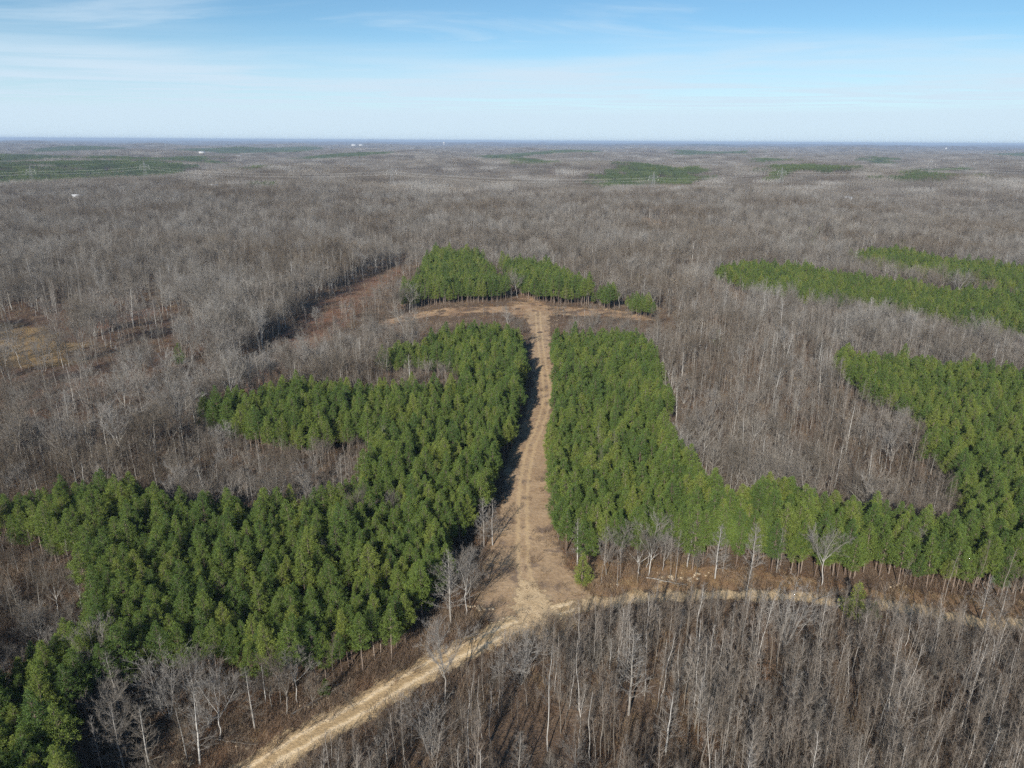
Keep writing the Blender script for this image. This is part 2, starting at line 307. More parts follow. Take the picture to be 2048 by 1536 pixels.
def mat_ground():
    m, nt, N, L, b = nodes('leaf_litter')
    tc = N('ShaderNodeTexCoord').outputs['Object']
    n1 = noise_node(N, L, tc, 0.02, 4); n2 = noise_node(N, L, tc, 0.25, 6, 0.7); n3 = noise_node(N, L, tc, 2.2, 4, 0.7)
    c = ramp_node(N, L, n2, [(0.25, (0.090, 0.064, 0.045)), (0.5, (0.160, 0.112, 0.076)), (0.75, (0.235, 0.172, 0.118))])
    c = mix_node(N, L, range_node(N, L, n1, 0.45, 0.65, 0, 0.6), c, (0.165, 0.112, 0.076))
    c = mix_node(N, L, range_node(N, L, n3, 0.3, 0.7, 0, 0.55), c, (0.075, 0.05, 0.036))
    L(c, b.inputs['Base Color'])
    bump(N, L, n3, b, 0.7, 0.4)
    return m
def mat_sheet(name, stops, scale, soft, wob, mid=None, spots=None, alpha=1.0, warp=0.45):
    """a ground surface whose border frays into what lies below it; attribute edge = metres inside its outline"""
    m, nt, N, L, b = nodes(name)
    tc = N('ShaderNodeTexCoord').outputs['Object']
    n1 = noise_node(N, L, tc, scale, 6, 0.68); n2 = noise_node(N, L, tc, scale * 7, 4, 0.7)
    c = ramp_node(N, L, n1, stops)
    c = mix_node(N, L, range_node(N, L, n2, 0.35, 0.75, 0, 0.45), c, tuple(0.55 * v for v in stops[0][1]))
    if spots:
        n4 = noise_node(N, L, tc, spots[1], 5, 0.6, 0.4)
        c = mix_node(N, L, range_node(N, L, n4, spots[2], spots[2] + 0.12, 0, spots[3]), c, spots[0])
    if mid:
        d = attr_node(N, 'mid')
        nn = noise_node(N, L, tc, 0.6, 5, 0.7)
        for colr, lo, hi, amt in mid:
            q = N('ShaderNodeMath'); q.operation = 'ADD'; L(d, q.inputs[0])
            w = range_node(N, L, nn, 0.2, 0.8, -warp, warp); L(w, q.inputs[1])
            ctr, half = (lo + hi) / 2, (hi - lo) / 2
            s = N('ShaderNodeMath'); s.operation = 'SUBTRACT'; L(q.outputs[0], s.inputs[0]); s.inputs[1].default_value = ctr
            a = N('ShaderNodeMath'); a.operation = 'ABSOLUTE'; L(s.outputs[0], a.inputs[0])
            f = range_node(N, L, a.outputs[0], half * 1.5, half * 0.4, 0, amt)
            c = mix_node(N, L, f, c, colr)
    L(c, b.inputs['Base Color'])
    bump(N, L, n2, b, 0.6, 0.25)
    e = attr_node(N, 'edge')
    n3 = noise_node(N, L, tc, wob, 6, 0.7)
    sh = range_node(N, L, n3, 0.15, 0.85, -soft, soft)
    ad = N('ShaderNodeMath'); ad.operation = 'ADD'; L(e, ad.inputs[0]); L(sh, ad.inputs[1])
    f = range_node(N, L, ad.outputs[0], -0.25 * soft, 0.35 * soft, 0, alpha)
    tr = N('ShaderNodeBsdfTransparent')
    mx = N('ShaderNodeMixShader'); L(f, mx.inputs[0]); L(tr.outputs[0], mx.inputs[1]); L(b.outputs[0], mx.inputs[2])
    L(mx.outputs[0], nt.nodes['Material Output'].inputs['Surface'])
    return m
def mat_plain(name, c, rough=0.7, jitter=0.2, scale=1.0, metal=0.0):
    m, nt, N, L, b = nodes(name)
    tc = N('ShaderNodeTexCoord').outputs['Object']
    n = noise_node(N, L, tc, scale, 4)
    L(mix_node(N, L, range_node(N, L, n, 0.3, 0.7, 0, 1), tuple(v * (1 - jitter) for v in c), tuple(min(1, v * (1 + jitter)) for v in c)), b.inputs['Base Color'])
    b.inputs['Roughness'].default_value = rough; b.inputs['Metallic'].default_value = metal
    return m
def mat_canopy():
    m, nt, N, L, b = nodes('far_canopy')
    tc = N('ShaderNodeTexCoord').outputs['Object']
    mp = N('ShaderNodeMapping'); L(tc, mp.inputs[0]); mp.inputs['Scale'].default_value = (1, 0.35, 1)
    n1 = noise_node(N, L, mp.outputs[0], 0.0011, 6, 0.62); n2 = noise_node(N, L, mp.outputs[0], 0.012, 5, 0.7)
    c = ramp_node(N, L, n2, [(0.3, (0.105, 0.085, 0.075)), (0.55, (0.165, 0.14, 0.125)), (0.75, (0.20, 0.175, 0.16))])
    c = mix_node(N, L, range_node(N, L, n1, 0.57, 0.61, 0, 0.85), c, (0.045, 0.062, 0.028))
    L(c, b.inputs['Base Color'])
    return m

# ------------------------------------------------------------------ mesh helpers
class MB:
    def __init__(self): self.V = []; self.F = []; self.m = []; self.n = 0
    def add(self, v, f, mat=0):
        v = np.asarray(v, float).reshape(-1, 3); f = np.asarray(f, int).reshape(-1, 3)
        self.V.append(v); self.F.append(f + self.n); self.m.append(np.full(len(f), mat, int)); self.n += len(v)
    def tris(self, t, mat=0):
        t = np.asarray(t, float).reshape(-1, 3)
        self.add(t, np.arange(len(t)).reshape(-1, 3), mat)
    def tube(self, pts, rad, n=4, mat=0, cap=False):
        pts = np.asarray(pts, float); k = len(pts)
        d = np.gradient(pts, axis=0); d /= np.linalg.norm(d, axis=1)[:, None] + 1e-9
        ref = np.array([0.31, 0.95, 0.05]) if abs(d[0][2]) > 0.8 else np.array([0.0, 0.0, 1.0])
        a = np.cross(d, ref); a /= np.linalg.norm(a, axis=1)[:, None] + 1e-9
        b = np.cross(d, a)
        th = np.arange(n) * 2 * math.pi / n
        rad = np.asarray(rad, float)
        ring = pts[:, None, :] + rad[:, None, None] * (np.cos(th)[None, :, None] * a[:, None, :] + np.sin(th)[None, :, None] * b[:, None, :])
        f = []
        for i in range(k - 1):
            for j in range(n):
                p, q = i * n + j, i * n + (j + 1) % n
                f += [(p, q, q + n), (p, q + n, p + n)]
        if cap:
            for j in range(1, n - 1): f.append(((k - 1) * n, (k - 1) * n + j, (k - 1) * n + j + 1))
        self.add(ring, f, mat)
    def box(self, lo, hi, mat=0):
        x0, y0, z0 = lo; x1, y1, z1 = hi
        v = [(x0, y0, z0), (x1, y0, z0), (x1, y1, z0), (x0, y1, z0), (x0, y0, z1), (x1, y0, z1), (x1, y1, z1), (x0, y1, z1)]
        q = [(0, 3, 2, 1), (4, 5, 6, 7), (0, 1, 5, 4), (1, 2, 6, 5), (2, 3, 7, 6), (3, 0, 4, 7)]
        self.add(v, [t for a, b, c, d in q for t in ((a, b, c), (a, c, d))], mat)
    def arrays(self, only=None):
        V = np.concatenate(self.V); F = np.concatenate(self.F); m = np.concatenate(self.m)
        if only is not None:
            F = F[np.isin(m, only)]; m = m[np.isin(m, only)]
            used = np.unique(F); rm = np.zeros(len(V), int); rm[used] = np.arange(len(used))
            V = V[used]; F = rm[F]
        return V, F, m
    def mesh(self, name, mats, only=None, smooth_mats=()):
        V, F, m = self.arrays(only)
        me = bpy.data.meshes.new(name)
        me.vertices.add(len(V)); me.vertices.foreach_set('co', V.astype(np.float32).ravel())
        me.loops.add(F.size); me.loops.foreach_set('vertex_index', F.astype(np.int32).ravel())
        me.polygons.add(len(F)); me.polygons.foreach_set('loop_start', np.arange(0, F.size, 3, dtype=np.int32))
        if only is None:
            for k in mats: me.materials.append(k)
            me.polygons.foreach_set('material_index', m.astype(np.int32))
        else:
            idx = {o: i for i, o in enumerate(only)}
            for o in only: me.materials.append(mats[o])
            me.polygons.foreach_set('material_index', np.array([idx[v] for v in m], np.int32))
        if smooth_mats:
            me.polygons.foreach_set('use_smooth', np.isin(m, smooth_mats))
        me.update(calc_edges=True)
        return me
def unit(v):
    v = np.asarray(v, float)
    return v / (np.linalg.norm(v, axis=-1, keepdims=True) + 1e-9)
def obj(name, me, parent=None):
    o = bpy.data.objects.new(name, me); col.objects.link(o)
    if parent is not None: o.parent = parent
    return o
def tag(o, label=None, cat=None, group=None, kind=None):
    if label: o['label'] = label
    if cat: o['category'] = cat
    if group: o['group'] = group
    if kind: o['kind'] = kind
    return o
def empty(name, loc, rz=0.0, s=1.0):
    o = bpy.data.objects.new(name, None); col.objects.link(o)
    o.location = loc; o.rotation_euler = (0, 0, rz); o.scale = (s, s, s); o.empty_display_size = 0.5
    return o

# ------------------------------------------------------------------ the ground
def polar_grid(r_list, nseg):
    th = np.arange(nseg) * 2 * math.pi / nseg
    R, TH = np.meshgrid(r_list, th, indexing='ij')
    X, Y = R * np.sin(TH), R * np.cos(TH)
    idx = np.arange(len(r_list) * nseg).reshape(len(r_list), nseg)
    a = idx[:-1]; b = idx[1:]; an = np.roll(a, -1, 1); bn = np.roll(b, -1, 1)
    F = np.concatenate([np.stack([a, an, bn], -1).reshape(-1, 3), np.stack([a, bn, b], -1).reshape(-1, 3)])
    return X, Y, F
FAR = 33000.0
rl = [4.0]
while rl[-1] < FAR: rl.append(rl[-1] * 1.022 + 0.4)
X, Y, F = polar_grid(np.array(rl), 400)
g = MB(); g.add(np.c_[X.ravel(), Y.ravel(), terrain(X, Y).ravel()], F)
n0 = len(X.ravel())
M['ground'] = mat_ground()
ground = tag(obj('ground', g.mesh('ground', [M['ground']], smooth_mats=(0,))), 'brown leaf-littered woodland floor reaching to the horizon', 'ground', kind='structure')

def sheet(name, poly, cell, lift, mat, soft, label, mid=None, kind='structure'):
    P = np.array(poly)
    x0, y0 = P.min(0) - soft * 1.5; x1, y1 = P.max(0) + soft * 1.5
    nx, ny = int((x1 - x0) / cell) + 2, int((y1 - y0) / cell) + 2
    X, Y = np.meshgrid(x0 + np.arange(nx) * cell, y0 + np.arange(ny) * cell, indexing='ij')
    e = signed(X, Y, poly)
    idx = np.arange(nx * ny).reshape(nx, ny)
    keep = (np.maximum.reduce([e[:-1, :-1], e[1:, :-1], e[:-1, 1:], e[1:, 1:]]) > -soft * 1.2)
    a, b, c, d = idx[:-1, :-1][keep], idx[1:, :-1][keep], idx[1:, 1:][keep], idx[:-1, 1:][keep]
    F = np.concatenate([np.c_[a, b, c], np.c_[a, c, d]])
    V = np.c_[X.ravel(), Y.ravel(), (terrain(X, Y) + lift).ravel()]
    used = np.unique(F); rm = np.zeros(len(V), int); rm[used] = np.arange(len(used))
    m = MB(); m.add(V[used], rm[F])
    me = m.mesh(name, [mat], smooth_mats=(0,))
    at = me.attributes.new('edge', 'FLOAT', 'POINT'); at.data.foreach_set('value', e.ravel()[used].astype(np.float32))
    if mid is not None:
        md = seg_dist(X, Y, mid, False).ravel()[used]
        at = me.attributes.new('mid', 'FLOAT', 'POINT'); at.data.foreach_set('value', md.astype(np.float32))
    o = obj(name, me)
    return tag(o, label, 'ground', kind=kind)
def ribbon(pts, half):
    P = np.array(pts); d = np.gradient(P, axis=0); d /= np.linalg.norm(d, axis=1)[:, None]
    n = np.c_[-d[:, 1], d[:, 0]]
    h = np.asarray(half)[:, None] if np.ndim(half) else half
    return [tuple(p) for p in P + n * h] + [tuple(p) for p in (P - n * h)[::-1]]
TAN = [(0.25, (0.25, 0.165, 0.095)), (0.5, (0.38, 0.27, 0.165)), (0.75, (0.48, 0.36, 0.23))]
SAND = [(0.25, (0.48, 0.335, 0.18)), (0.5, (0.64, 0.475, 0.275)), (0.75, (0.74, 0.58, 0.37))]
road_line = spline(AREAS['road'], 5)
lane_line = spline(AREAS['lane_track'], 5)
main_line = [p for p in road_line if p[0] < 13]
side_line = [p for p in road_line if p[0] > 10]
road_poly = ribbon(main_line, 2.6 - 0.7 * smooth(np.array([p[0] for p in main_line]), 2, 13))
sheet('valley_floor', AREAS['valley'], 2.0, 0.05, mat_sheet('valley_brush', [(0.25, (0.080, 0.052, 0.037)), (0.55, (0.135, 0.088, 0.062)), (0.8, (0.19, 0.13, 0.088))], 0.09, 9.0, 0.05), 9.0, 'dark reddish brush ground of the open valley on the left')
sheet('gully_floor', AREAS['gully'], 1.5, 0.09, mat_sheet('gully_scrub', [(0.25, (0.15, 0.080, 0.052)), (0.55, (0.23, 0.128, 0.085)), (0.8, (0.31, 0.195, 0.125))], 0.12, 5.0, 0.08), 5.0, 'reddish brown scrub strip running up the gully left of the pines')
sheet('gully_floor', AREAS['gully_upper'], 1.5, 0.09, mat_sheet('gully_scrub_far', [(0.25, (0.15, 0.080, 0.052)), (0.55, (0.22, 0.125, 0.085)), (0.8, (0.30, 0.19, 0.125))], 0.12, 5.0, 0.08), 4.0, 'narrow reddish scrub strip under the grey wood on the left')
sheet('meadow', AREAS['meadow'], 1.5, 0.09, mat_sheet('meadow_grass', [(0.25, (0.20, 0.135, 0.066)), (0.55, (0.28, 0.19, 0.092)), (0.8, (0.36, 0.25, 0.125))], 0.10, 9.0, 0.06), 6.0, 'ochre dry meadow at the left edge of the picture')
sheet('clearing', AREAS['clearing'], 1.2, 0.06, mat_sheet('clearing_soil', [(0.2, (0.22, 0.125, 0.075)), (0.5, (0.42, 0.28, 0.17)), (0.78, (0.58, 0.43, 0.27))], 0.10, 4.0, 0.12, spots=((0.15, 0.100, 0.070), 0.11, 0.47, 0.9)), 3.0, 'bare tan crossing track and clearing below the wooded knoll')
sheet('knoll_path', AREAS['knoll_path'], 1.0, 0.05, mat_sheet('knoll_soil', [(0.2, (0.25, 0.15, 0.09)), (0.5, (0.40, 0.27, 0.17)), (0.78, (0.5, 0.36, 0.23))], 0.2, 1.5, 0.2), 1.2, 'tan path climbing between the pines of the knoll')
sheet('roadside_verge', AREAS['verge_right'], 1.0, 0.03, mat_sheet('verge_right', [(0.25, (0.17, 0.105, 0.060)), (0.5, (0.28, 0.18, 0.105)), (0.8, (0.38, 0.27, 0.165))], 0.22, 2.5, 0.25, spots=((0.42, 0.31, 0.19), 0.12, 0.58, 0.7)), 2.0, 'tan and brown verge between the dirt road and the right pines')
sheet('roadside_verge', AREAS['verge_left'], 1.0, 0.03, mat_sheet('verge_left', [(0.25, (0.12, 0.072, 0.046)), (0.5, (0.19, 0.12, 0.075)), (0.8, (0.26, 0.175, 0.11))], 0.25, 3.0, 0.25), 2.5, 'brown brushy verge between the dirt road and the left pines')
sheet('grass_lane', AREAS['lane'], 0.8, 0.07, mat_sheet('lane_grass', [(0.22, (0.28, 0.185, 0.115)), (0.5, (0.43, 0.305, 0.19)), (0.78, (0.55, 0.41, 0.27))], 0.16, 1.6, 0.35, mid=[((0.56, 0.41, 0.24), 0.55, 1.35, 0.6)], spots=((0.17, 0.125, 0.098), 0.22, 0.52, 0.8)), 1.5, 'straw coloured grass lane with wheel ruts between two pine stands', mid=lane_line)
sheet('dirt_road', road_poly, 0.6, 0.11, mat_sheet('road_sand', SAND, 0.30, 1.1, 0.5, mid=[((0.38, 0.27, 0.15), 0.0, 0.5, 0.75), ((0.76, 0.60, 0.40), 0.75, 1.3, 0.8), ((0.42, 0.30, 0.17), 1.75, 2.2, 0.5)], warp=0.3), 1.1, 'pale sandy dirt road crossing below the lane', mid=road_line)
sheet('overgrown_track', ribbon(side_line, 1.4), 0.6, 0.10, mat_sheet('track_sand', [(0.25, (0.40, 0.28, 0.16)), (0.5, (0.60, 0.45, 0.27)), (0.75, (0.72, 0.56, 0.36))], 0.3, 2.2, 0.22, alpha=0.95), 1.8, 'half overgrown sandy track running right from the junction', mid=side_line)
jx, jy = lane_line[-1]
sheet('road_junction', [(jx + a * 1.0, jy + b) for a, b in ((-6, -4), (-2, -1), (-3.2, 5), (-1.5, 11), (1.5, 11), (3.5, 5), (5, 1.5), (9, -1), (5, -4), (0, -5.5))], 0.6, 0.14, mat_sheet('junction_sand', [(0.25, (0.44, 0.315, 0.185)), (0.5, (0.62, 0.465, 0.285)), (0.75, (0.74, 0.59, 0.39))], 0.5, 1.8, 0.7, spots=((0.27, 0.19, 0.12), 0.5, 0.55, 0.7)), 1.6, 'bare sandy patch where the lane meets the dirt road')
for k, lab in (('glade_a', 'orange tan clearing in the grey wood above the knoll'), ('glade_b', 'tan bare patch among scattered green pines on the right'), ('glade_c', 'small tan patch left of the scattered pines')):
    sheet('glade', AREAS[k], 4.0, 0.25, mat_sheet(k, [(0.25, (0.28, 0.165, 0.085)), (0.5, (0.42, 0.26, 0.145)), (0.8, (0.5, 0.34, 0.21))], 0.05, 4.0, 0.05), 4.0, lab)
sheet('field', AREAS['field_left'], 6.0, 0.6, mat_sheet('field_grass', [(0.25, (0.18, 0.175, 0.075)), (0.6, (0.26, 0.235, 0.11)), (0.8, (0.33, 0.26, 0.15))], 0.02, 6.0, 0.03), 6.0, 'sloping pale green field in the woods far left')
for k, lab in (('cut_far', 'long tan bank of bare soil far left above the woods'), ('cut_far2', 'short pale soil strip far left below the green stands')):
    sheet('soil_bank', AREAS[k], 8.0, 0.6, mat_sheet(k, [(0.25, (0.36, 0.22, 0.13)), (0.6, (0.48, 0.31, 0.20)), (0.8, (0.55, 0.38, 0.26))], 0.02, 8.0, 0.03), 8.0, lab)

# ------------------------------------------------------------------ tree stock
def rand_dirs(r, n):
    return unit(r.normal(size=(n, 3)))
def needle_tufts(mb, r, C, size, axis, k, mat, wid=0.30):
    """each tuft: k narrow faces bristling from its centre"""
    n = len(C)
    D = unit(r.normal(size=(n, k, 3)) + axis[:, None, :] * 0.9)
    S = np.cross(D, unit(r.normal(size=(n, k, 3)))); S = unit(S)
    ln = size[:, None, None] * r.uniform(0.65, 1.15, (n, k, 1))
    base = C[:, None, :] + D * ln * 0.05
    w = ln * wid * 0.5
    tip = C[:, None, :] + D * ln
    T = np.stack([base - S * w * 0.55, base + S * w * 0.55, tip + S * w * 0.1], 2)
    T2 = np.stack([base + S * w * 0.55 + D * ln * 0.3, tip - S * w * 0.9, tip + S * w * 0.9], 2)
    half = k // 2
    mb.tris(T[:, :half].reshape(-1, 3, 3), mat); mb.tris(T2[:, half:].reshape(-1, 3, 3), mat)
def pine(seed, H=13.0, R=2.15, clear=0.40, k=11, dens=1.0):
    r = np.random.default_rng(seed); mb = MB()
    lean = r.uniform(-0.25, 0.25, 2)
    zz = np.linspace(0, 1, 9)
    tr = np.c_[lean[0] * zz ** 2 + 0.05 * np.sin(zz * 7 + seed), lean[1] * zz ** 2, zz * H * 0.985]
    mb.tube(tr, 0.13 * (1 - zz) ** 0.85 + 0.012, 6, 0)
    z = H * clear; C = []; S = []; A = []
    lop = r.uniform(0, 6.28); taper = r.uniform(0.80, 1.02)
    while z < H - 0.25:
        t = (z - H * clear) / (H * (1 - clear))
        prof = R * (0.55 + 0.45 * min(1, t / 0.14)) * (1 - t) ** taper + 0.07
        nb = int(round(r.uniform(4, 6.4) * dens)); a0 = r.uniform(0, 6.28)
        cx = np.interp(z, tr[:, 2], tr[:, 0]); cy = np.interp(z, tr[:, 2], tr[:, 1])
        for j in range(max(3, nb)):
            a = a0 + j * 6.283 / max(3, nb) + r.uniform(-0.35, 0.35)
            L = prof * r.uniform(0.68, 1.22) * (1 + 0.14 * math.cos(a - lop))
            up = r.uniform(0.12, 0.42) + 0.55 * t
            d = unit([math.cos(a), math.sin(a), up])
            tip = np.array([cx, cy, z]) + d * L + np.array([0, 0, 0.10 * L])
            mb.tube([[cx, cy, z], (np.array([cx, cy, z]) + tip) / 2 - [0, 0, 0.05 * L], tip], [0.028, 0.02, 0.008], 3, 0)
            nt_ = max(2, int(L / 0.26))
            for q in range(nt_):
                f = 0.46 + 0.54 * (q + 0.6) / nt_
                side = np.array([-d[1], d[0], 0]) * r.uniform(-0.30, 0.30) * L * f
                C.append(np.array([cx, cy, z]) * (1 - f) + tip * f + side + r.normal(size=3) * 0.08); S.append(r.uniform(0.40, 0.60) * (1.08 - 0.40 * t)); A.append(unit(d + [0, 0, 0.9]))
        z += r.uniform(0.48, 0.74) * (1 - 0.3 * t)
    top = tr[-1]
    for q in range(5):
        C.append(top + [0, 0, 0.14 - 0.17 * q] + r.normal(size=3) * 0.04 * q); S.append(0.34 + 0.035 * q); A.append([0, 0, 1])
    needle_tufts(mb, r, np.array(C), np.array(S), np.array(A, float), int(k * 1.5), 1, 0.20)
    return mb
def slivers(mb, r, P, D, ln, wid, mat):
    S = unit(np.cross(D, unit(r.normal(size=D.shape))))
    w = wid[:, None] * 0.5
    bend = P + D * ln[:, None] + np.c_[np.zeros((len(P), 2)), 0.12 * ln]
    mb.tris(np.stack([P - S * w, P + S * w, bend], 1), mat)
def bare(seed, kind, H, tw=1.0):
    r = np.random.default_rng(seed); mb = MB()
    TP, TD, TL, TW = [], [], [], []
    def poly(p0, d, L, curl, n=4):
        pts = [np.array(p0, float)]; d = unit(d)
        for i in range(n):
            d = unit(d + np.array([0, 0, curl]) + r.normal(size=3) * 0.11)
            pts.append(pts[-1] + d * L / n)
        return np.array(pts)
    def twigs(pts, n, ln, wid, spread=0.75):
        k = len(pts) - 1
        f = r.uniform(0.12, 1.0, n) * k; i = np.minimum(f.astype(int), k - 1); u = (f - i)[:, None]
        P = pts[i] * (1 - u) + pts[i + 1] * u; d0 = unit(pts[i + 1] - pts[i])
        TP.append(P); TD.append(unit(d0 + r.normal(size=(n, 3)) * spread + [0, 0, 0.28])); TL.append(r.uniform(0.5, 1.15, n) * ln); TW.append(r.uniform(0.7, 1.3, n) * wid)
    def branch(p0, d, L, rad, order, maxo, curl, tw):
        pts = poly(p0, d, L, curl, 4 if order < 2 else 3)
        mb.tube(pts, np.linspace(rad, rad * 0.22, len(pts)), 4 if order == 1 else 3, 1 if order > 1 or kind in ('poplar', 'pole') else 0)
        if order < maxo:
            n = int(max(2, r.normal(L * tw[0], 0.8)))
            for q in range(n):
                f = r.uniform(0.25, 0.98) * (len(pts) - 1); i = int(min(f, len(pts) - 2)); p = pts[i] + (pts[i + 1] - pts[i]) * (f - i)
                dd = unit(unit(pts[i + 1] - pts[i]) + unit(r.normal(size=3)) * 0.85)
                branch(p, dd, L * r.uniform(0.30, 0.52), rad * 0.42, order + 1, maxo, curl, tw)
        twigs(pts, int(L * tw[1]) + 3, tw[2], tw[3])
    zz = np.linspace(0, 1, 8)
    wob = np.cumsum(r.normal(size=(8, 2)) * 0.10 * H / 13, axis=0); wob[0] = 0
    if kind == 'pole':
        tr = np.c_[wob * 1.0, zz * H]; mb.tube(tr, 0.054 * (1 - zz) ** 0.8 + 0.010, 5, 0)
        n = 26
        for q in range(n):
            t = 0.42 + 0.56 * (q + r.uniform(0, 1)) / n
            p = [np.interp(t, zz, tr[:, 0]), np.interp(t, zz, tr[:, 1]), t * H]; a = r.uniform(0, 6.28)
            branch(p, [math.cos(a), math.sin(a), r.uniform(0.7, 1.5)], H * 0.135 * (1.15 - t) * 1.7 * r.uniform(0.6, 1.2), 0.018, 1, 1, 0.10, (1, 12.0, 0.66, 0.016))
    elif kind == 'poplar':
        tr = np.c_[wob * 0.8, zz * H]; mb.tube(tr, 0.15 * (1 - zz) ** 0.85 + 0.015, 6, 0)
        n = 46
        for q in range(n):
            t = 0.20 + 0.78 * (q + r.uniform(0, 1)) / n
            p = [np.interp(t, zz, tr[:, 0]), np.interp(t, zz, tr[:, 1]), t * H]; a = q * 2.4 + r.uniform(-0.4, 0.4)
            L = H * (0.245 * (1 - t) ** 0.75 + 0.03) * r.uniform(0.7, 1.15)
            branch(p, [math.cos(a), math.sin(a), r.uniform(0.1, 0.55) + 0.5 * t], L, 0.038 * (1.2 - t), 1, 2, 0.05, (1.5, 9.0, 0.65, 0.016))
    elif kind == 'oak':
        th = r.uniform(0.36, 0.5)
        tr = np.c_[wob * 1.3, zz * H * th]; mb.tube(tr, 0.14 - 0.05 * zz, 6, 0)
        n = int(r.integers(4, 7)); a0 = r.uniform(0, 6.28)
        for q in range(n):
            a = a0 + q * 6.28 / n + r.uniform(-0.4, 0.4)
            branch(tr[-1] - [0, 0, r.uniform(0, 0.14) * H], [math.cos(a), math.sin(a), r.uniform(1.0, 2.3)], H * r.uniform(0.40, 0.60), 0.068, 1, 3, 0.10, (1.45, 6.5, 0.80, 0.020))
        branch(tr[-1], [0.1, 0.1, 1.0], H * (1 - th) * 0.97, 0.075, 1, 3, 0.05, (1.45, 6.5, 0.80, 0.020))
    elif kind == 'bush':
        n = int(r.integers(8, 12))
        for q in range(n):
            a = q * 2.4 + r.uniform(-0.3, 0.3)
            tr = None
            branch([0.12 * math.cos(a), 0.12 * math.sin(a), 0.0], [math.cos(a), math.sin(a), r.uniform(1.2, 3.6)], H * r.uniform(0.82, 1.0), 0.05, 1, 3, 0.02, (0.85, 5.0, 0.8, 0.019))
        mb.tube([[0, 0, 0], [0.03, 0.05, H * 0.12], [0.05, 0.02, H * 0.25]], [0.17, 0.13, 0.07], 6, 0)
    elif kind == 'snag':
        tr = np.c_[wob * 1.6, zz * H]; mb.tube(tr, 0.20 * (1 - zz) ** 0.6 + 0.03, 6, 0)
        for q in range(5):
            t = r.uniform(0.45, 0.95); p = [np.interp(t, zz, tr[:, 0]), np.interp(t, zz, tr[:, 1]), t * H]; a = r.uniform(0, 6.28)
            branch(p, [math.cos(a), math.sin(a), r.uniform(0.0, 0.6)], H * r.uniform(0.15, 0.32), 0.06, 1, 2, 0.02, (0.9, 1.2, 0.6, 0.03))
    P = np.concatenate(TP); slivers(mb, r, P, np.concatenate(TD), np.concatenate(TL), np.concatenate(TW) * tw, 1)
    return mb
def brush(seed, h, rad, n, wid, up=1.0, mat=0):
    r = np.random.default_rng(seed); mb = MB()
    a = r.uniform(0, 6.28, n); q = np.sqrt(r.uniform(0, 1, n)) * rad
    P = np.c_[np.cos(a) * q, np.sin(a) * q, np.zeros(n)]
    D = unit(np.c_[np.cos(a) * 0.5, np.sin(a) * 0.5, np.full(n, up)] + r.normal(size=(n, 3)) * 0.35); D[:, 2] = np.abs(D[:, 2]); D = unit(D)
    L = h * r.uniform(0.5, 1.1, n)
    slivers(mb, r, P, D, L, np.full(n, wid), mat)
    P2 = P + D * (L * r.uniform(0.3, 0.8, n))[:, None]
    D2 = unit(D + r.normal(size=(n, 3)) * 0.6)
    slivers(mb, r, P2, D2, L * 0.5, np.full(n, wid * 0.8), mat)
    return mb
def leafy(seed):
    r = np.random.default_rng(seed); mb = bare(seed, 'pole', 5.0)
    C = np.c_[r.normal(size=(240, 2)) * 0.75, r.uniform(1.4, 4.9, 240)]
    needle_tufts(mb, r, C, np.full(240, 0.26), np.tile([0, 0, -0.5], (240, 1)), 6, 2, 0.7)
    return mb
def pine_patch(seed, size=30.0, sp=3.6):
    r = np.random.default_rng(seed); mb = MB(); n = int(size / sp)
    for i in range(n):
        for j in range(n):
            x, y = (i + r.uniform(0, 1)) * sp - size / 2, (j + r.uniform(0, 1)) * sp - size / 2
            H = r.uniform(10.5, 14.5); m = 26
            t = r.uniform(0, 1, m) ** 0.8; a = r.uniform(0, 6.28, m); R = 1.9 * (1 - t) ** 0.7 + 0.1
            C = np.c_[x + np.cos(a) * R * 0.8, y + np.sin(a) * R * 0.8, H * (0.38 + 0.6 * t)]
            needle_tufts(mb, r, C, np.full(m, 1.05), np.c_[np.cos(a) * 0.5, np.sin(a) * 0.5, np.full(m, 0.7)], 4, 1, 0.55)
            mb.tube([[x, y, 0], [x, y, H * 0.7]], [0.13, 0.06], 3, 0)
    return mb
def bare_patch(seed, size=50.0, sp=4.1):
    r = np.random.default_rng(seed); mb = MB(); n = int(size / sp)
    for i in range(n):
        for j in range(n):
            if r.uniform() < 0.06: continue
            x, y = (i + r.uniform(-0.2, 1.2)) * sp - size / 2, (j + r.uniform(-0.2, 1.2)) * sp - size / 2
            H = r.uniform(10.5, 17.0); m = 30
            mb.tube([[x, y, 0], [x + r.uniform(-.5, .5), y + r.uniform(-.5, .5), H * 0.75]], [0.16, 0.06], 3, 0)
            a = r.uniform(0, 6.28, m); q = np.sqrt(r.uniform(0, 1, m)) * r.uniform(1.6, 2.8)
            P = np.c_[x + np.cos(a) * q * 0.5, y + np.sin(a) * q * 0.5, H * r.uniform(0.42, 0.85, m)]
            D = unit(np.c_[np.cos(a) * 0.9, np.sin(a) * 0.9, r.uniform(0.3, 1.6, m)])
            slivers(mb, r, P, D, r.uniform(1.2, 2.6, m), np.full(m, 0.15), 1)
    return mb

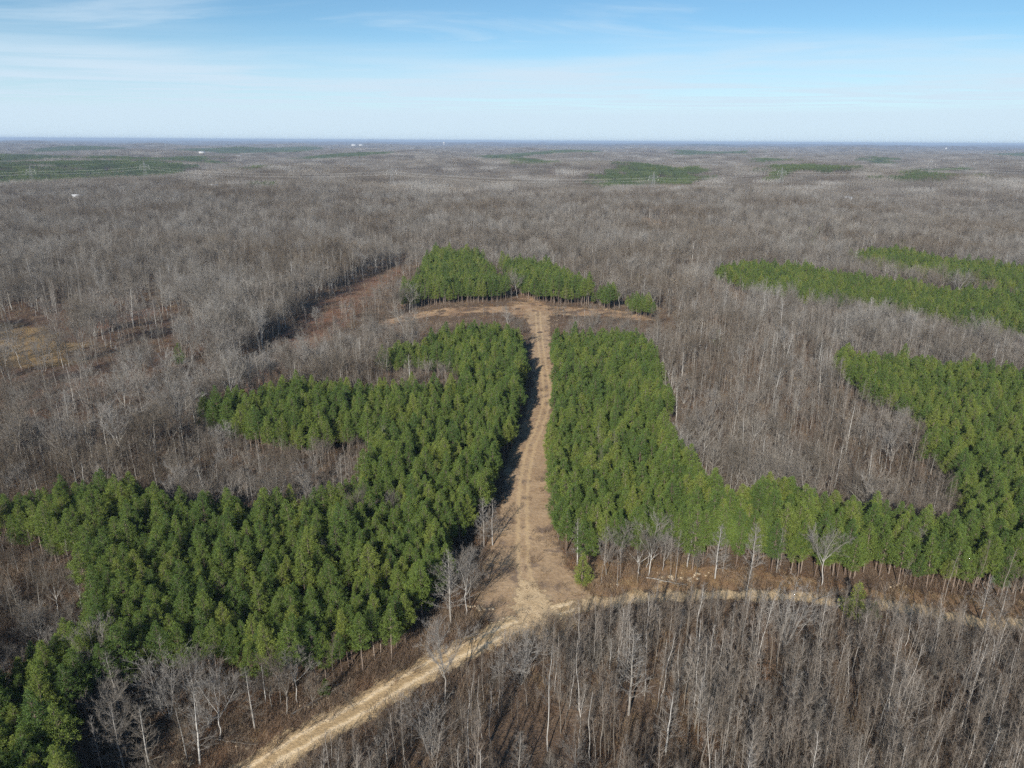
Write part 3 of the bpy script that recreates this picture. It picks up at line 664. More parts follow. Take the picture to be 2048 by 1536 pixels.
STOCK = {}
def add_stock(key, mb, mats, H):
    used = sorted(set(np.concatenate(mb.m)))
    d = {'all': mb.mesh(key, mats), 'H': H}
    if len(mats) > 1:
        d['trunk'] = mb.mesh(key + '_trunk', mats, [0], smooth_mats=(0,))
        d['crown'] = mb.mesh(key + '_crown', mats, [k for k in used if k > 0])
    STOCK[key] = d
PINES = []
for i, (H, R, cl, k) in enumerate([(13.0, 2.75, .36, 12), (13.6, 2.95, .40, 12), (12.2, 2.7, .32, 12), (14.2, 2.8, .44, 12), (12.6, 3.1, .28, 12), (11.2, 2.7, .34, 12), (13.2, 2.45, .31, 12), (14.0, 2.65, .48, 11), (12.4, 2.85, .25, 12), (13.2, 3.2, .42, 12)]):
    key = 'pine_%02d' % i; add_stock(key, pine(100 + i, H, R, cl, k), [M['pine_bark'], M['needles']], H); PINES.append(key)
add_stock('pine_99', pine(140, 5.5, 1.7, .06, 13, 0.9), [M['pine_bark'], M['needles']], 5.5)
KINDS = {}
for kind, H, n in (('pole', 12.0, 5), ('poplar', 13.0, 4), ('oak', 14.5, 5), ('bush', 10.0, 3), ('snag', 9.0, 1)):
    KINDS[kind] = []
    for i in range(n):
        key = 'bare_%s_%d' % (kind, i); add_stock(key, bare(200 + 17 * i + len(kind), kind, H * (1 + 0.05 * ((i % 3) - 1))), [M['pole_bark'] if kind == 'pole' else M['bark'], M['pole_twig'] if kind == 'pole' else M['twig']], H); KINDS[kind].append(key)
M['pale_twig'] = mat_tree('pale_twigs', [(0.0, (0.165, 0.148, 0.129)), (0.6, (0.222, 0.204, 0.184)), (1.0, (0.285, 0.268, 0.248))], 0, 0.15, 0.4)
M['pale_bark'] = mat_tree('pale_bark', [(0.0, (0.27, 0.25, 0.225)), (0.6, (0.37, 0.35, 0.325)), (1.0, (0.49, 0.475, 0.45))], 0, 0.25, 0.8)
PALE = {}
for kind, H, n in (('pole', 12.0, 2), ('poplar', 13.0, 3), ('oak', 14.5, 3), ('bush', 10.0, 2), ('snag', 9.0, 1)):
    PALE[kind] = []
    for i in range(n):
        key = 'pale_%s_%d' % (kind, i); add_stock(key, bare(500 + 13 * i + len(kind), kind, H, 1.35), [M['pale_bark'], M['pale_twig']], H); PALE[kind].append(key)
add_stock('leafy_0', leafy(77), [M['bark'], M['twig'], M['russet']], 5.0)
BPATCH = []
for i in range(4):
    add_stock('bpatch_%d' % i, bare_patch(300 + i), [M['bark'], M['twig']], 14); BPATCH.append('bpatch_%d' % i)
PPATCH = []
for i in range(3):
    add_stock('ppatch_%d' % i, pine_patch(330 + i), [M['pine_bark'], M['needles_dark']], 13); PPATCH.append('ppatch_%d' % i)
BRUSH = []
for i in range(4):
    add_stock('brush_%d' % i, brush(400 + i, 1.25, 1.15, 70, 0.032, 1.0), [M['brush']], 1.25); BRUSH.append('brush_%d' % i)
for i in range(2):
    add_stock('brush_%d' % (4 + i), brush(420 + i, 0.9, 0.9, 60, 0.035, 0.8), [M['russet']], 0.9); BRUSH.append('brush_%d' % (4 + i))
for i in range(2):
    add_stock('brush_%d' % (6 + i), brush(440 + i, 0.55, 0.8, 60, 0.03, 1.4), [M['straw']], 0.55); BRUSH.append('brush_%d' % (6 + i))

# instancing of what is past counting: points with (stock index, rotation, scale) -> Instance on Points
_lib = {}
def scatter(name, keys, pts, idx, rot, scl, label, cat):
    c = bpy.data.collections.new('stock_' + name)
    for n, k in enumerate(keys):
        o = bpy.data.objects.new('%03d_%s' % (n, k), STOCK[k]['all']); c.objects.link(o)
    me = bpy.data.meshes.new(name)
    me.vertices.add(len(pts)); me.vertices.foreach_set('co', np.asarray(pts, np.float32).ravel())
    a = me.attributes.new('idx', 'INT', 'POINT'); a.data.foreach_set('value', np.asarray(idx, np.int32))
    a = me.attributes.new('rot', 'FLOAT_VECTOR', 'POINT'); a.data.foreach_set('vector', np.asarray(rot, np.float32).ravel())
    a = me.attributes.new('scl', 'FLOAT_VECTOR', 'POINT'); a.data.foreach_set('vector', np.asarray(scl, np.float32).ravel())
    o = obj(name, me)
    ng = bpy.data.node_groups.new('scatter_' + name, 'GeometryNodeTree')
    ng.interface.new_socket('Geometry', in_out='INPUT', socket_type='NodeSocketGeometry')
    ng.interface.new_socket('Geometry', in_out='OUTPUT', socket_type='NodeSocketGeometry')
    N, L = ng.nodes.new, ng.links.new
    gi, go = N('NodeGroupInput'), N('NodeGroupOutput')
    ci = N('GeometryNodeCollectionInfo'); ci.inputs['Collection'].default_value = c
    ci.inputs['Separate Children'].default_value = True; ci.inputs['Reset Children'].default_value = True
    ip = N('GeometryNodeInstanceOnPoints'); ip.inputs['Pick Instance'].default_value = True
    def na(nm, t):
        q = N('GeometryNodeInputNamedAttribute'); q.data_type = t; q.inputs['Name'].default_value = nm
        return q.outputs['Attribute']
    L(gi.outputs[0], ip.inputs['Points']); L(ci.outputs[0], ip.inputs['Instance'])
    L(na('idx', 'INT'), ip.inputs['Instance Index'])
    e2r = N('FunctionNodeEulerToRotation'); L(na('rot', 'FLOAT_VECTOR'), e2r.inputs[0]); L(e2r.outputs[0], ip.inputs['Rotation'])
    L(na('scl', 'FLOAT_VECTOR'), ip.inputs['Scale'])
    L(ip.outputs[0], go.inputs[0])
    md = o.modifiers.new('scatter', 'NODES'); md.node_group = ng
    return tag(o, label, cat, kind='stuff')
def grid_points(x0, x1, y0, y1, cell, jit=0.9):
    nx, ny = int((x1 - x0) / cell) + 1, int((y1 - y0) / cell) + 1
    X, Y = np.meshgrid(x0 + np.arange(nx) * cell, y0 + np.arange(ny) * cell, indexing='ij')
    X = X + rng.uniform(-0.5, 0.5, X.shape) * cell * jit; Y = Y + rng.uniform(-0.5, 0.5, Y.shape) * cell * jit
    return X.ravel(), Y.ravel()
def in_view(x, y, m=0.80, pad=22.0, near=42.0):
    return (np.abs(x) < m * y + pad) & (y > near)

STANDS = ['left_stand', 'right_stand', 'east_stand', 'far_right_stand', 'upper_right_stand', 'knoll_left_stand', 'knoll_right_stand', 'knoll_small_stand']
FARSTANDS = [k for k in AREAS if k.startswith('far_stand_')]

# ------------------------------------------------------------------ pines
PX, PY, PS, PI_, PST = [], [], [], [], []
for k in STANDS:
    P = np.array(AREAS[k]); x0, y0 = P.min(0) - 3; x1, y1 = P.max(0) + 3
    cell = 2.08
    x, y = grid_points(x0, x1, y0, y1, cell, 0.75)
    e = signed(x, y, AREAS[k]) + waves(x, y, W_SMALL) * 0.9
    ok = (e > 0.4) & in_view(x, y) & ~((rng.uniform(size=len(x)) < 0.045) | (waves(x, y, W_MIX) > 2.15))
    if k == 'east_stand': ok &= ~in_poly(x, y, AREAS['right_stand'])
    ok &= seg_dist(x, y, road_line, False) > 4.0
    if k == 'knoll_small_stand': ok &= rng.uniform(size=len(x)) < 0.45
    if k in ('left_stand', 'right_stand'): ok &= ~in_poly(x, y, AREAS['lane'])
    x, y = x[ok], y[ok]
    s = rng.normal(0.765, 0.095, len(x)) + 0.05 * waves(x, y, W_MIX)
    s = np.where(rng.uniform(size=len(x)) < 0.06, s * 0.72, s)
    s = np.clip(s, 0.42, 1.05) * {'far_right_stand': 0.92, 'upper_right_stand': 0.95, 'east_stand': 0.92, 'knoll_left_stand': 1.1, 'knoll_right_stand': 1.1, 'knoll_small_stand': 0.85}.get(k, 1.0)
    PX.append(x); PY.append(y); PS.append(s); PI_.append(rng.integers(0, 10, len(x))); PST += [k] * len(x)
PX, PY, PS, PI_ = map(np.concatenate, (PX, PY, PS, PI_)); PST = np.array(PST)
PZ = terrain(PX, PY) - 0.05
pine_dist = np.sqrt(PX ** 2 + PY ** 2 + 75 ** 2)
visible = (np.abs(PX) < 0.70 * (PY * 0.946 + 24) ) & (PY > 66)
order = np.argsort(np.where(visible, pine_dist, 1e9))
near_p = order[:300]
is_near = np.zeros(len(PX), bool); is_near[near_p] = True
def plant(name, key, loc, rz, s, label, cat, group=None, tilt=(0, 0), sz=None):
    t = empty(name, loc, rz, s)
    if sz: t.scale = (s, s, s * sz)
    t.rotation_euler = (tilt[0], tilt[1], rz)
    obj('trunk', STOCK[key]['trunk'], t); obj('crown', STOCK[key]['crown'], t)
    return tag(t, label, cat, group)
LANDMARKS = [('fan-shaped bare tree', 'inner_bare_a'), ('upright gap tree', 'inner_bare_b'), ('rounded bare tree', 'inner_bare_c'), ('thin whitish stems', 'inner_bare_e'), ('two lane-mouth trees', 'road_pair_a'), ('tiny verge pine', 'pine_small_d'), ('pale lower-left tree', 'bl_a'), ('big bottom-left tree', 'bl_c'), ('yellowish front pine', 'pine_front'), ('tallest conical tree', 'conical_b'), ('small junction pine', 'pine_small_c'), ('lone roadside pine', 'pine_small_a'), ('arching bare tree', 'edge_f'), ('two pale lane-side trees', 'pair_a'), ('slim whitish tree', 'whorled_white'), ('feathery pale tree', 'feathery'), ('forked roadside tree', 'forked_roadside'), ('dense broad bottom tree', 'broad_bottom'), ('round many-stemmed tree', 'round_multi'), ('russet-leaved tree', 'leafy'), ('slim bright conical tree', 'slim_bright'), ('spreading roadside tree', 'spreading_road'), ('big round bushy tree', 'round_left'), ('last roadside tree', 'edge_h'), ('dead white snag', 'snag'), ('white-trunked valley tree', 'left_white'), ('small corner tree', 'bl_b'), ('forked verge tree', 'bl_g'), ('feathery verge tree', 'bl_f'), ('vase-shaped bottom tree', 'bottom_vase'), ('small bottom-centre tree', 'bottom_slim'), ('low verge conical tree', 'conical_c'), ('grey verge tree', 'beech'), ('spreading front-edge tree', 'edge_d')]
LMX = np.array([TREES[k][0] for _, k in LANDMARKS]); LMY = np.array([TREES[k][1] for _, k in LANDMARKS])
def near_what(x, y):
    d = np.hypot(LMX - x, LMY - y); i = int(np.argmin(d)); dx, dy = x - LMX[i], y - LMY[i]
    fb = 'behind' if dy > 0 else 'before'; lr = 'left of' if dx < 0 else 'right of'
    rel = fb if abs(dx) < 0.4 * abs(dy) else lr if abs(dy) < 0.4 * abs(dx) else fb + ' and ' + lr
    far = 'right' if d[i] < 3 else 'close' if d[i] < 6.5 else 'farther' if d[i] < 13 else 'far' if d[i] < 26 else 'very far'
    return '%s %s the %s' % (far, rel, LANDMARKS[i][0])
def pine_label(i):
    x, y, st = PX[i], PY[i], PST[i]
    h = PS[i] * STOCK[PINES[PI_[i]]]['H']
    w = 'short' if h < 9.2 else 'lowish' if h < 9.9 else 'middling' if h < 10.5 else 'tall' if h < 11.3 else 'very tall'
    c = ('', 'full', 'dense', 'long-stemmed', 'broad', 'stubby', 'narrow', 'thin-crowned', 'low-branched', 'wide')[PI_[i]]
    return (w + ' ' + c).strip() + ' green pine ' + near_what(x, y), 'pines of the ' + st.replace('_', ' ')
for i in near_p:
    lab, grp = pine_label(i)
    plant('pine_tree', PINES[PI_[i]], (PX[i], PY[i], PZ[i]), rng.uniform(0, 6.28), PS[i], lab, 'pine tree', grp, (rng.normal() * 0.035, rng.normal() * 0.035))
for k, lab in (('pine_small_a', 'small lone bushy pine standing beside the dirt road on the right'), ('pine_small_b', 'tiny pine sapling right of the lone roadside pine'), ('pine_small_c', 'small bushy pine at the left corner of the right stand by the junction'), ('pine_small_d', 'tiny pine sapling on the verge in front of the left stand')):
    x, y, h = TREES[k]
    plant('pine_tree', 'pine_99', (x, y, float(terrain(x, y))), rng.uniform(0, 6.28), h / 5.5, lab, 'pine tree')
x, y, h = TREES['pine_front']
plant('pine_tree', 'pine_04', (x, y, float(terrain(x, y))), 1.0, h / 12.8, 'tall yellowish green pine standing forward of the right stand', 'pine tree')
# scattered young pines on the right, and the far plantations in patches
sx, sy = grid_points(90, 340, 440, 640, 11.0)
ok = in_poly(sx, sy, AREAS['scrub']) & (rng.uniform(size=len(sx)) < 0.33)
sx, sy = sx[ok], sy[ok]
gx, gy = grid_points(-120, 260, 150, 700, 30.0); ok = in_view(gx, gy) & (rng.uniform(size=len(gx)) < 0.05) & (np.min([np.abs(signed(gx, gy, AREAS[k])) for k in STANDS], axis=0) > 8); gx, gy = gx[ok], gy[ok]
sx = np.r_[sx, gx]; sy = np.r_[sy, gy]
fx, fy = [], []
for k in FARSTANDS:
    P = np.array(AREAS[k]); x0, y0 = P.min(0); x1, y1 = P.max(0)
    x, y = grid_points(x0, x1, y0, y1, 27.0, 0.7)
    wob = waves(x, y, W_MIX) * 16 + waves(x, y, W_BIG) * 30
    ok = (signed(x, y, AREAS[k]) + wob > 0) & (rng.uniform(size=len(x)) < 0.86)
    fx.append(x[ok]); fy.append(y[ok])
fx = np.concatenate(fx); fy = np.concatenate(fy)
rest = ~is_near
keys = PINES + ['pine_99'] + PPATCH
pts = np.c_[np.r_[PX[rest], sx, fx], np.r_[PY[rest], sy, fy], np.r_[PZ[rest], terrain(sx, sy), terrain(fx, fy)]]
idx = np.r_[PI_[rest], np.full(len(sx), 10), rng.integers(11, 14, len(fx))]
n = len(pts)
rot = np.c_[rng.normal(size=n) * 0.035, rng.normal(size=n) * 0.035, rng.uniform(0, 6.28, n)]
s1 = np.r_[PS[rest], rng.uniform(0.8, 1.6, len(sx)), rng.uniform(0.85, 1.1, len(fx))]
scatter('pine_forest', keys, pts, idx, rot, np.c_[s1, s1, s1], 'green pine plantations stretching from the lane to the far woods', 'pine forest')
print('pines', len(PX), 'far patches', len(fx))

# ------------------------------------------------------------------ bare hardwoods
def pine_clear(x, y, d):
    m = np.ones(len(x), bool)
    for k in STANDS: m &= signed(x, y, AREAS[k]) < -d + rng.normal(size=len(x)) * 0.6
    return m
def open_mask(x, y):
    """1 where trees grow, less on roads, clearings and scrub"""
    p = np.ones(len(x))
    p = np.where(seg_dist(x, y, road_line, False) < 3.9, 0, p)
    p = np.where((signed(x, y, AREAS['lane']) > -4.5) & (y > 135) & (y < 300), 0, p)
    for k, q in (('lane', 0), ('clearing', 0.03), ('gully', 0.10), ('gully_upper', 0.05), ('meadow', 0.04), ('valley', 0.20), ('regrowth', 0.75), ('knoll_front', 0.16), ('verge_right', 0.95), ('verge_left', 1.0), ('glade_a', 0.02), ('glade_b', 0.02), ('glade_c', 0.02), ('knoll_path', 0.05)):
        p = np.where(in_poly(x, y, AREAS[k]), np.minimum(p, q), p)
    return p
# (a) pole-stage stand below the road
x, y = grid_points(-70, 120, 42, 125, 1.32)
ok = in_poly(x, y, AREAS['saplings']) & in_view(x, y) & (seg_dist(x, y, road_line, False) > 4.4 - 2.2 * smooth(x, 22, 45)) & (rng.uniform(size=len(x)) < 0.62 + 0.2 * waves(x, y, W_SMALL))
sapx, sapy = x[ok], y[ok]
SAPK = KINDS['pole'] + KINDS['bush'] + KINDS['poplar']
sapk = np.where(rng.uniform(size=len(sapx)) < 0.82, rng.integers(0, 5, len(sapx)), rng.integers(5, len(SAPK), len(sapx)))
saps = np.clip(rng.normal(0.84, 0.22, len(sapx)), 0.28, 1.25) * (0.42 + 0.58 * smooth(seg_dist(sapx, sapy, road_line, False), 4, 17) + 0.10 * smooth(sapx, 30, 50) * (1 - smooth(seg_dist(sapx, sapy, road_line, False), 4, 17))) * np.where(sapk > 4, 0.55, 1.0)
# (b) everything else to 1000 m
bx, by = [], []
for y0, y1, cell in ((42, 330, 2.75), (330, 1000, 3.7)):
    xm = 0.8 * y1 + 30
    x, y = grid_points(-xm, xm, y0, y1 - 0.01, cell)
    ok = in_view(x, y) & ~in_poly(x, y, AREAS['saplings'])
    x, y = x[ok], y[ok]
    ok = pine_clear(x, y, 1.0) & (rng.uniform(size=len(x)) < open_mask(x, y) * (0.90 + 0.12 * waves(x, y, W_MIX)))
    bx.append(x[ok]); by.append(y[ok])
bx = np.concatenate(bx); by = np.concatenate(by)
# a few hardwoods standing in the pine stands
x, y = grid_points(-110, 110, 80, 260, 9.0); ok = np.zeros(len(x), bool)
for k in ('left_stand', 'right_stand', 'east_stand'): ok |= signed(x, y, AREAS[k]) > 1
ok &= rng.uniform(size=len(x)) < 0.10
bx = np.r_[bx, x[ok]]; by = np.r_[by, y[ok]]
u = rng.uniform(size=len(bx)); big = waves(bx, by, W_BIG)
in_mid = in_poly(bx, by, AREAS['mid_bare'])
kind = np.where(u < np.where(in_mid, 0.70, 0.46 + 0.08 * big), 0, np.where(u < np.where(in_mid, 0.88, 0.68), 1, np.where(u < 0.965, 2, 3)))
names = ['pole', 'poplar', 'oak', 'bush']
BK = np.array([KINDS[names[k]][int(v * len(KINDS[names[k]]))] for k, v in zip(kind, rng.uniform(size=len(bx)))])
low_ = np.ones(len(bx))
for k in ('far_right_stand', 'upper_right_stand', 'east_stand', 'left_stand'):      # regrowth along the near edge of the plantations
    low_ = np.where((in_poly(bx, by + 12, AREAS[k]) | in_poly(bx, by + 26, AREAS[k])) & ~in_poly(bx, by, AREAS[k]), 0.62, low_)
vs_ = np.where(in_poly(bx, by, AREAS['verge_left']) | in_poly(bx, by, AREAS['verge_right']), rng.uniform(0.45, 1.0, len(bx)), 1.0)
low_ = np.where(vs_ < 1, 1.0, low_)
re_ = in_poly(bx, by, AREAS['regrowth']) | in_poly(bx, by, AREAS['knoll_front'])
kind = np.where(re_ & (u < 0.8), 0, kind)
BK = np.array([KINDS[names[k]][int(v * len(KINDS[names[k]]))] for k, v in zip(kind, rng.uniform(size=len(bx)))])
BS = np.clip(rng.normal(0.84, 0.13, len(bx)) + 0.05 * big, 0.42, 1.25) * np.where(np.hypot(bx, by) > 330, 1.12, 1.0) * np.where(kind == 2, 0.86, 1.0) * np.where(re_, 0.55, 1.0) * np.where(in_mid, 0.98, 1.0) * vs_ * low_ * np.where((bx < -62) & (by > 150) & (by < 460), 1.22, 1.0)
u3 = rng.uniform(size=len(bx))        # pale-barked trees, thickest along the open valley and the verges
wh = np.where((bx < -60) & (by > 150) & (by < 470), 0.16, np.where(vs_ < 1, 0.20, np.where(in_mid, 0.07, 0.03)))
for i_ in np.nonzero((u3 < wh) & (kind < 3))[0]:
    kk = PALE[names[kind[i_]]]; BK[i_] = kk[int(u3[i_] * 1e4) % len(kk)]
UNIQ = [
 ('forked_roadside', 'oak', 'tall forked grey tree at the near edge of the dirt road'), ('round_multi', 'bush', 'wide rounded many-stemmed bare tree just below the road junction'),
 ('whorled_white', 'pole', 'tall slim whitish tree with short whorled branches below the junction'), ('feathery', 'poplar', 'broad feathery pale tree standing alone right of the slim whitish tree'),
 ('broad_bottom', 'bush', 'dense broad-crowned bare tree near the bottom edge below the road'), ('bottom_vase', 'bush', 'vase-shaped bare tree cut by the bottom edge, right of centre'),
 ('slim_bright', 'poplar', 'slim bright-trunked conical bare tree among the saplings right of the feathery tree'), ('bottom_slim', 'poplar', 'small pale conical tree cut by the bottom edge at the centre'),
 ('pair_a', 'poplar', 'left one of two pale bare trees beside the lane left of the ruts'), ('pair_b', 'poplar', 'right one of two pale bare trees beside the lane left of the ruts'),
 ('road_pair_a', 'poplar', 'slender left one of two tall bare trees left of the lane mouth'), ('road_pair_b', 'oak', 'fuller right one of two tall bare trees left of the lane mouth'),
 ('conical_a', 'poplar', 'white-trunked conical bare tree before the right pines, right of the yellowish pine'), ('conical_b', 'poplar', 'tallest pale conical bare tree before the right pines'),
 ('conical_c', 'poplar', 'low pale conical bare tree standing in the verge beside the road'), ('conical_d', 'poplar', 'pale bare tree group leader before the right pines, right of the tallest one'),
 ('spreading_road', 'bush', 'spreading many-stemmed bare tree at the near side of the road on the right'), ('bl_a', 'poplar', 'pale bare tree against dark pines in the lower left'),
 ('bl_b', 'oak', 'small spreading pale tree at the edge of the bottom left pines'), ('bl_c', 'poplar', 'large pale conical bare tree at the bottom edge in the lower left'), ('bl_d', 'pole', 'slim pale trunk beside the large bare tree at the lower left'),
 ('left_white', 'oak', 'large white-trunked forked tree in the open valley on the left'), ('snag', 'snag', 'broken white dead snag with one side limb at the left edge'), ('round_left', 'bush', 'big round bushy bare tree at the left tip of the pine lobe'),
 ('inner_bare_a', 'bush', 'fan-shaped bare tree in a gap of the left pines'), ('inner_bare_b', 'poplar', 'upright bare tree in a gap inside the left pines'), ('inner_bare_c', 'bush', 'rounded bare tree in the upper gap of the left pines'),
 ('inner_bare_d', 'oak', 'bare grey tree behind the rounded one in the upper gap of the left pines'), ('inner_bare_e', 'pole', 'thin whitish bare stems among the front pines of the left stand'),
 ('edge_c', 'poplar', 'bare conical tree under the front of the right pines left of the yellowish pine'), ('edge_d', 'oak', 'bare spreading tree below the front of the right pines'), ('edge_e', 'poplar', 'thin feathery bare tree at the left corner of the right pines'),
 ('edge_f', 'oak', 'bare arching tree in front of the pines at the far right'), ('edge_g', 'poplar', 'pale bare tree by the road near the right edge, left of its twin'), ('edge_h', 'poplar', 'pale bare tree by the road nearest the right edge'),
 ('leafy', 'leafy', 'small tree still holding russet leaves among the saplings'), ('beech', 'oak', 'grey bare tree on the verge at the lower left, left of the pale brush'), ('bl_e', 'bush', 'many-stemmed bare tree below the front pines at the lower left'),
 ('bl_f', 'poplar', 'pale feathery bare tree on the verge below the left pines'), ('bl_g', 'oak', 'forked bare tree on the verge below the front pines at the lower left')]
for nm, kd, lab in UNIQ:
    x, y, h = TREES[nm]
    key = 'leafy_0' if kd == 'leafy' else PALE[kd][sum(map(ord, nm)) % len(PALE[kd])]
    V = STOCK[key]['all']; hh = max(v.co.z for v in V.vertices)
    plant('bare_tree', key, (x, y, float(terrain(x, y)) - 0.05), rng.uniform(0, 6.28), 1.08 * h / hh, lab, 'bare tree')
    front = (np.abs(sapx - x) < 2.6) & (sapy < y) & (sapy > y - 9); saps = np.where(front, np.minimum(saps, 0.42), saps)
    d = np.hypot(sapx - x, sapy - y); keep = d > 3.3; sapx, sapy, sapk, saps = sapx[keep], sapy[keep], sapk[keep], saps[keep]
    d = np.hypot(bx - x, by - y); keep = d > 2.6; bx, by, BK, BS, kind = bx[keep], by[keep], BK[keep], BS[keep], kind[keep]
BZ = terrain(bx, by) - 0.05; SZ = terrain(sapx, sapy) - 0.05
vis = (np.abs(bx) < 0.70 * (by * 0.946 + 24)) & (by > 68)
order = np.argsort(np.where(vis, np.hypot(bx, by), 1e9))[:300 - len(UNIQ)]
nb = np.zeros(len(bx), bool); nb[order] = True
KW = {'pole': 'slender', 'poplar': 'conical', 'oak': 'spreading', 'bush': 'many-stemmed'}
def bare_label(x, y, kd, sc):
    return '%s %s bare tree %s' % ('low' if sc < 0.7 else 'middling' if sc < 0.85 else 'tall', KW[kd], near_what(x, y))
for i in order:
    kd = names[kind[i]]; lab = bare_label(bx[i], by[i], kd, BS[i])
    plant('bare_tree', BK[i], (bx[i], by[i], BZ[i]), rng.uniform(0, 6.28), BS[i], lab, 'bare tree', 'leafless trees of the surrounding wood', (rng.normal() * 0.03, rng.normal() * 0.03))
vis = (np.abs(sapx) < 0.70 * (sapy * 0.946 + 24)) & (sapy > 66)
order = np.argsort(np.where(vis, np.hypot(sapx, sapy), 1e9))[:300]
ns = np.zeros(len(sapx), bool); ns[order] = True
for i in order:
    h = 'very tall' if saps[i] > 1.0 else 'tall' if saps[i] > 0.86 else 'middling' if saps[i] > 0.7 else 'low' if saps[i] > 0.52 else 'very low'
    lab = '%s %s %s' % (h, 'slender bare sapling' if sapk[i] < 5 else 'bushy bare sapling' if sapk[i] < 8 else 'feathery bare sapling', near_what(sapx[i], sapy[i]))
    plant('bare_sapling', SAPK[sapk[i]], (sapx[i], sapy[i], SZ[i]), rng.uniform(0, 6.28), saps[i], lab, 'sapling', 'saplings of the pole wood below the road', (rng.normal() * 0.04, rng.normal() * 0.04))
# patches beyond 1000 m
x, y = grid_points(-8200, 8200, 640, 9600, 47.0, 0.5)
r_ = np.hypot(x, y); ok = (np.abs(x) < 0.82 * y + 60) & (y > 985) & (r_ < 9700)
x, y = x[ok], y[ok]
ok = np.ones(len(x), bool)
for k in FARSTANDS: ok &= ~in_poly(x, y, AREAS[k])
for k in ('field_left', 'cut_far', 'cut_far2'): ok &= signed(x, y, AREAS[k]) < -20
ok &= rng.uniform(size=len(x)) < 0.985
x, y = x[ok], y[ok]
rx, ry = bx[~nb], by[~nb]; qx, qy = sapx[~ns], sapy[~ns]
keys = [k for kd in names for k in KINDS[kd] + PALE[kd]] + BPATCH
kid = {k: i for i, k in enumerate(keys)}
pts = np.c_[np.r_[rx, qx, x], np.r_[ry, qy, y], np.r_[BZ[~nb], SZ[~ns], terrain(x, y)]]
idx = np.r_[[kid[k] for k in BK[~nb]], [kid[SAPK[k]] for k in sapk[~ns]], rng.integers(len(keys) - 4, len(keys), len(x))]
n = len(pts)
far_n = len(x)
tl = np.r_[np.full(n - far_n, 0.035), np.zeros(far_n)]
rot = np.c_[rng.normal(size=n) * tl, rng.normal(size=n) * tl, rng.uniform(0, 6.28, n)]
s1 = np.r_[BS[~nb], saps[~ns], rng.uniform(0.9, 1.12, far_n)]
scatter('bare_woodland', keys, pts, idx, rot, np.c_[s1, s1, s1], 'leafless grey hardwood forest spreading to the horizon', 'woodland')
print('bare', len(bx), 'sap', len(sapx), 'patches', far_n)

# ------------------------------------------------------------------ undergrowth
x1, y1 = grid_points(-110, 130, 45, 130, 1.15); ok = in_view(x1, y1); x1, y1 = x1[ok], y1[ok]
x2, y2 = grid_points(-390, 390, 130, 460, 2.7); ok = in_view(x2, y2); x2, y2 = x2[ok], y2[ok]
x = np.r_[x1, x2]; y = np.r_[y1, y2]
st_in = np.max([signed(x, y, AREAS[k]) for k in STANDS], axis=0)
p = np.where(st_in > 2, 0.12, 0.62) * (0.85 + 0.35 * waves(x, y, W_SMALL))
p = np.where(seg_dist(x, y, road_line, False) < 2.7, 0, p)
lane_e = signed(x, y, AREAS['lane'])
p = np.where(lane_e > 0, np.where(lane_e < 2.2, 0.40, 0.22), p)
p = np.where(in_poly(x, y, AREAS['clearing']), 0.38, p); p = np.where(in_poly(x, y, AREAS['gully']), 0.75, p); p = np.where(in_poly(x, y, AREAS['verge_right']), 0.65, p); p = np.where(in_poly(x, y, AREAS['verge_left']), 0.85, p)
ok = rng.uniform(size=len(x)) < p
x, y = x[ok], y[ok]
n = len(x); u = rng.uniform(size=n)
idx = np.where(u < 0.74, rng.integers(0, 4, n), np.where(u < 0.88, rng.integers(4, 6, n), rng.integers(6, 8, n)))
grassy = in_poly(x, y, AREAS['meadow']) | in_poly(x, y, AREAS['verge_right']) | in_poly(x, y, AREAS['clearing']) | (signed(x, y, AREAS['lane']) > -1)
idx = np.where(grassy & (rng.uniform(size=n) < 0.6), rng.integers(6, 8, n), idx)
s1 = rng.uniform(0.6, 1.5, n) * np.where(signed(x, y, AREAS['lane']) > 0, 0.6, 1)
scatter('undergrowth', BRUSH, np.c_[x, y, terrain(x, y)], idx, np.c_[np.zeros(n), np.zeros(n), rng.uniform(0, 6.28, n)], np.c_[s1, s1, s1], 'brown brush and dry grass covering the woodland floor', 'undergrowth')
print('brush', n)

# ------------------------------------------------------------------ woods beyond 9.6 km: one bumpy canopy
rl = [9300.0]
while rl[-1] < FAR * 0.985: rl.append(rl[-1] * 1.011)
na = 900; th = np.linspace(-0.78, 0.78, na)
R, TH = np.meshgrid(np.array(rl), th, indexing='ij')
X, Y = R * np.sin(TH), R * np.cos(TH)
Z = terrain(X, Y) + 9 + rng.uniform(0, 6, X.shape)
ix = np.arange(X.size).reshape(X.shape)
a, b, c, d = ix[:-1, :-1].ravel(), ix[:-1, 1:].ravel(), ix[1:, 1:].ravel(), ix[1:, :-1].ravel()
fm = MB(); fm.add(np.c_[X.ravel(), Y.ravel(), Z.ravel()], np.concatenate([np.c_[a, b, c], np.c_[a, c, d]]))
tag(obj('distant_woods', fm.mesh('distant_woods', [mat_canopy()])), 'hazy blue-grey woods along the horizon', 'woodland', kind='stuff')

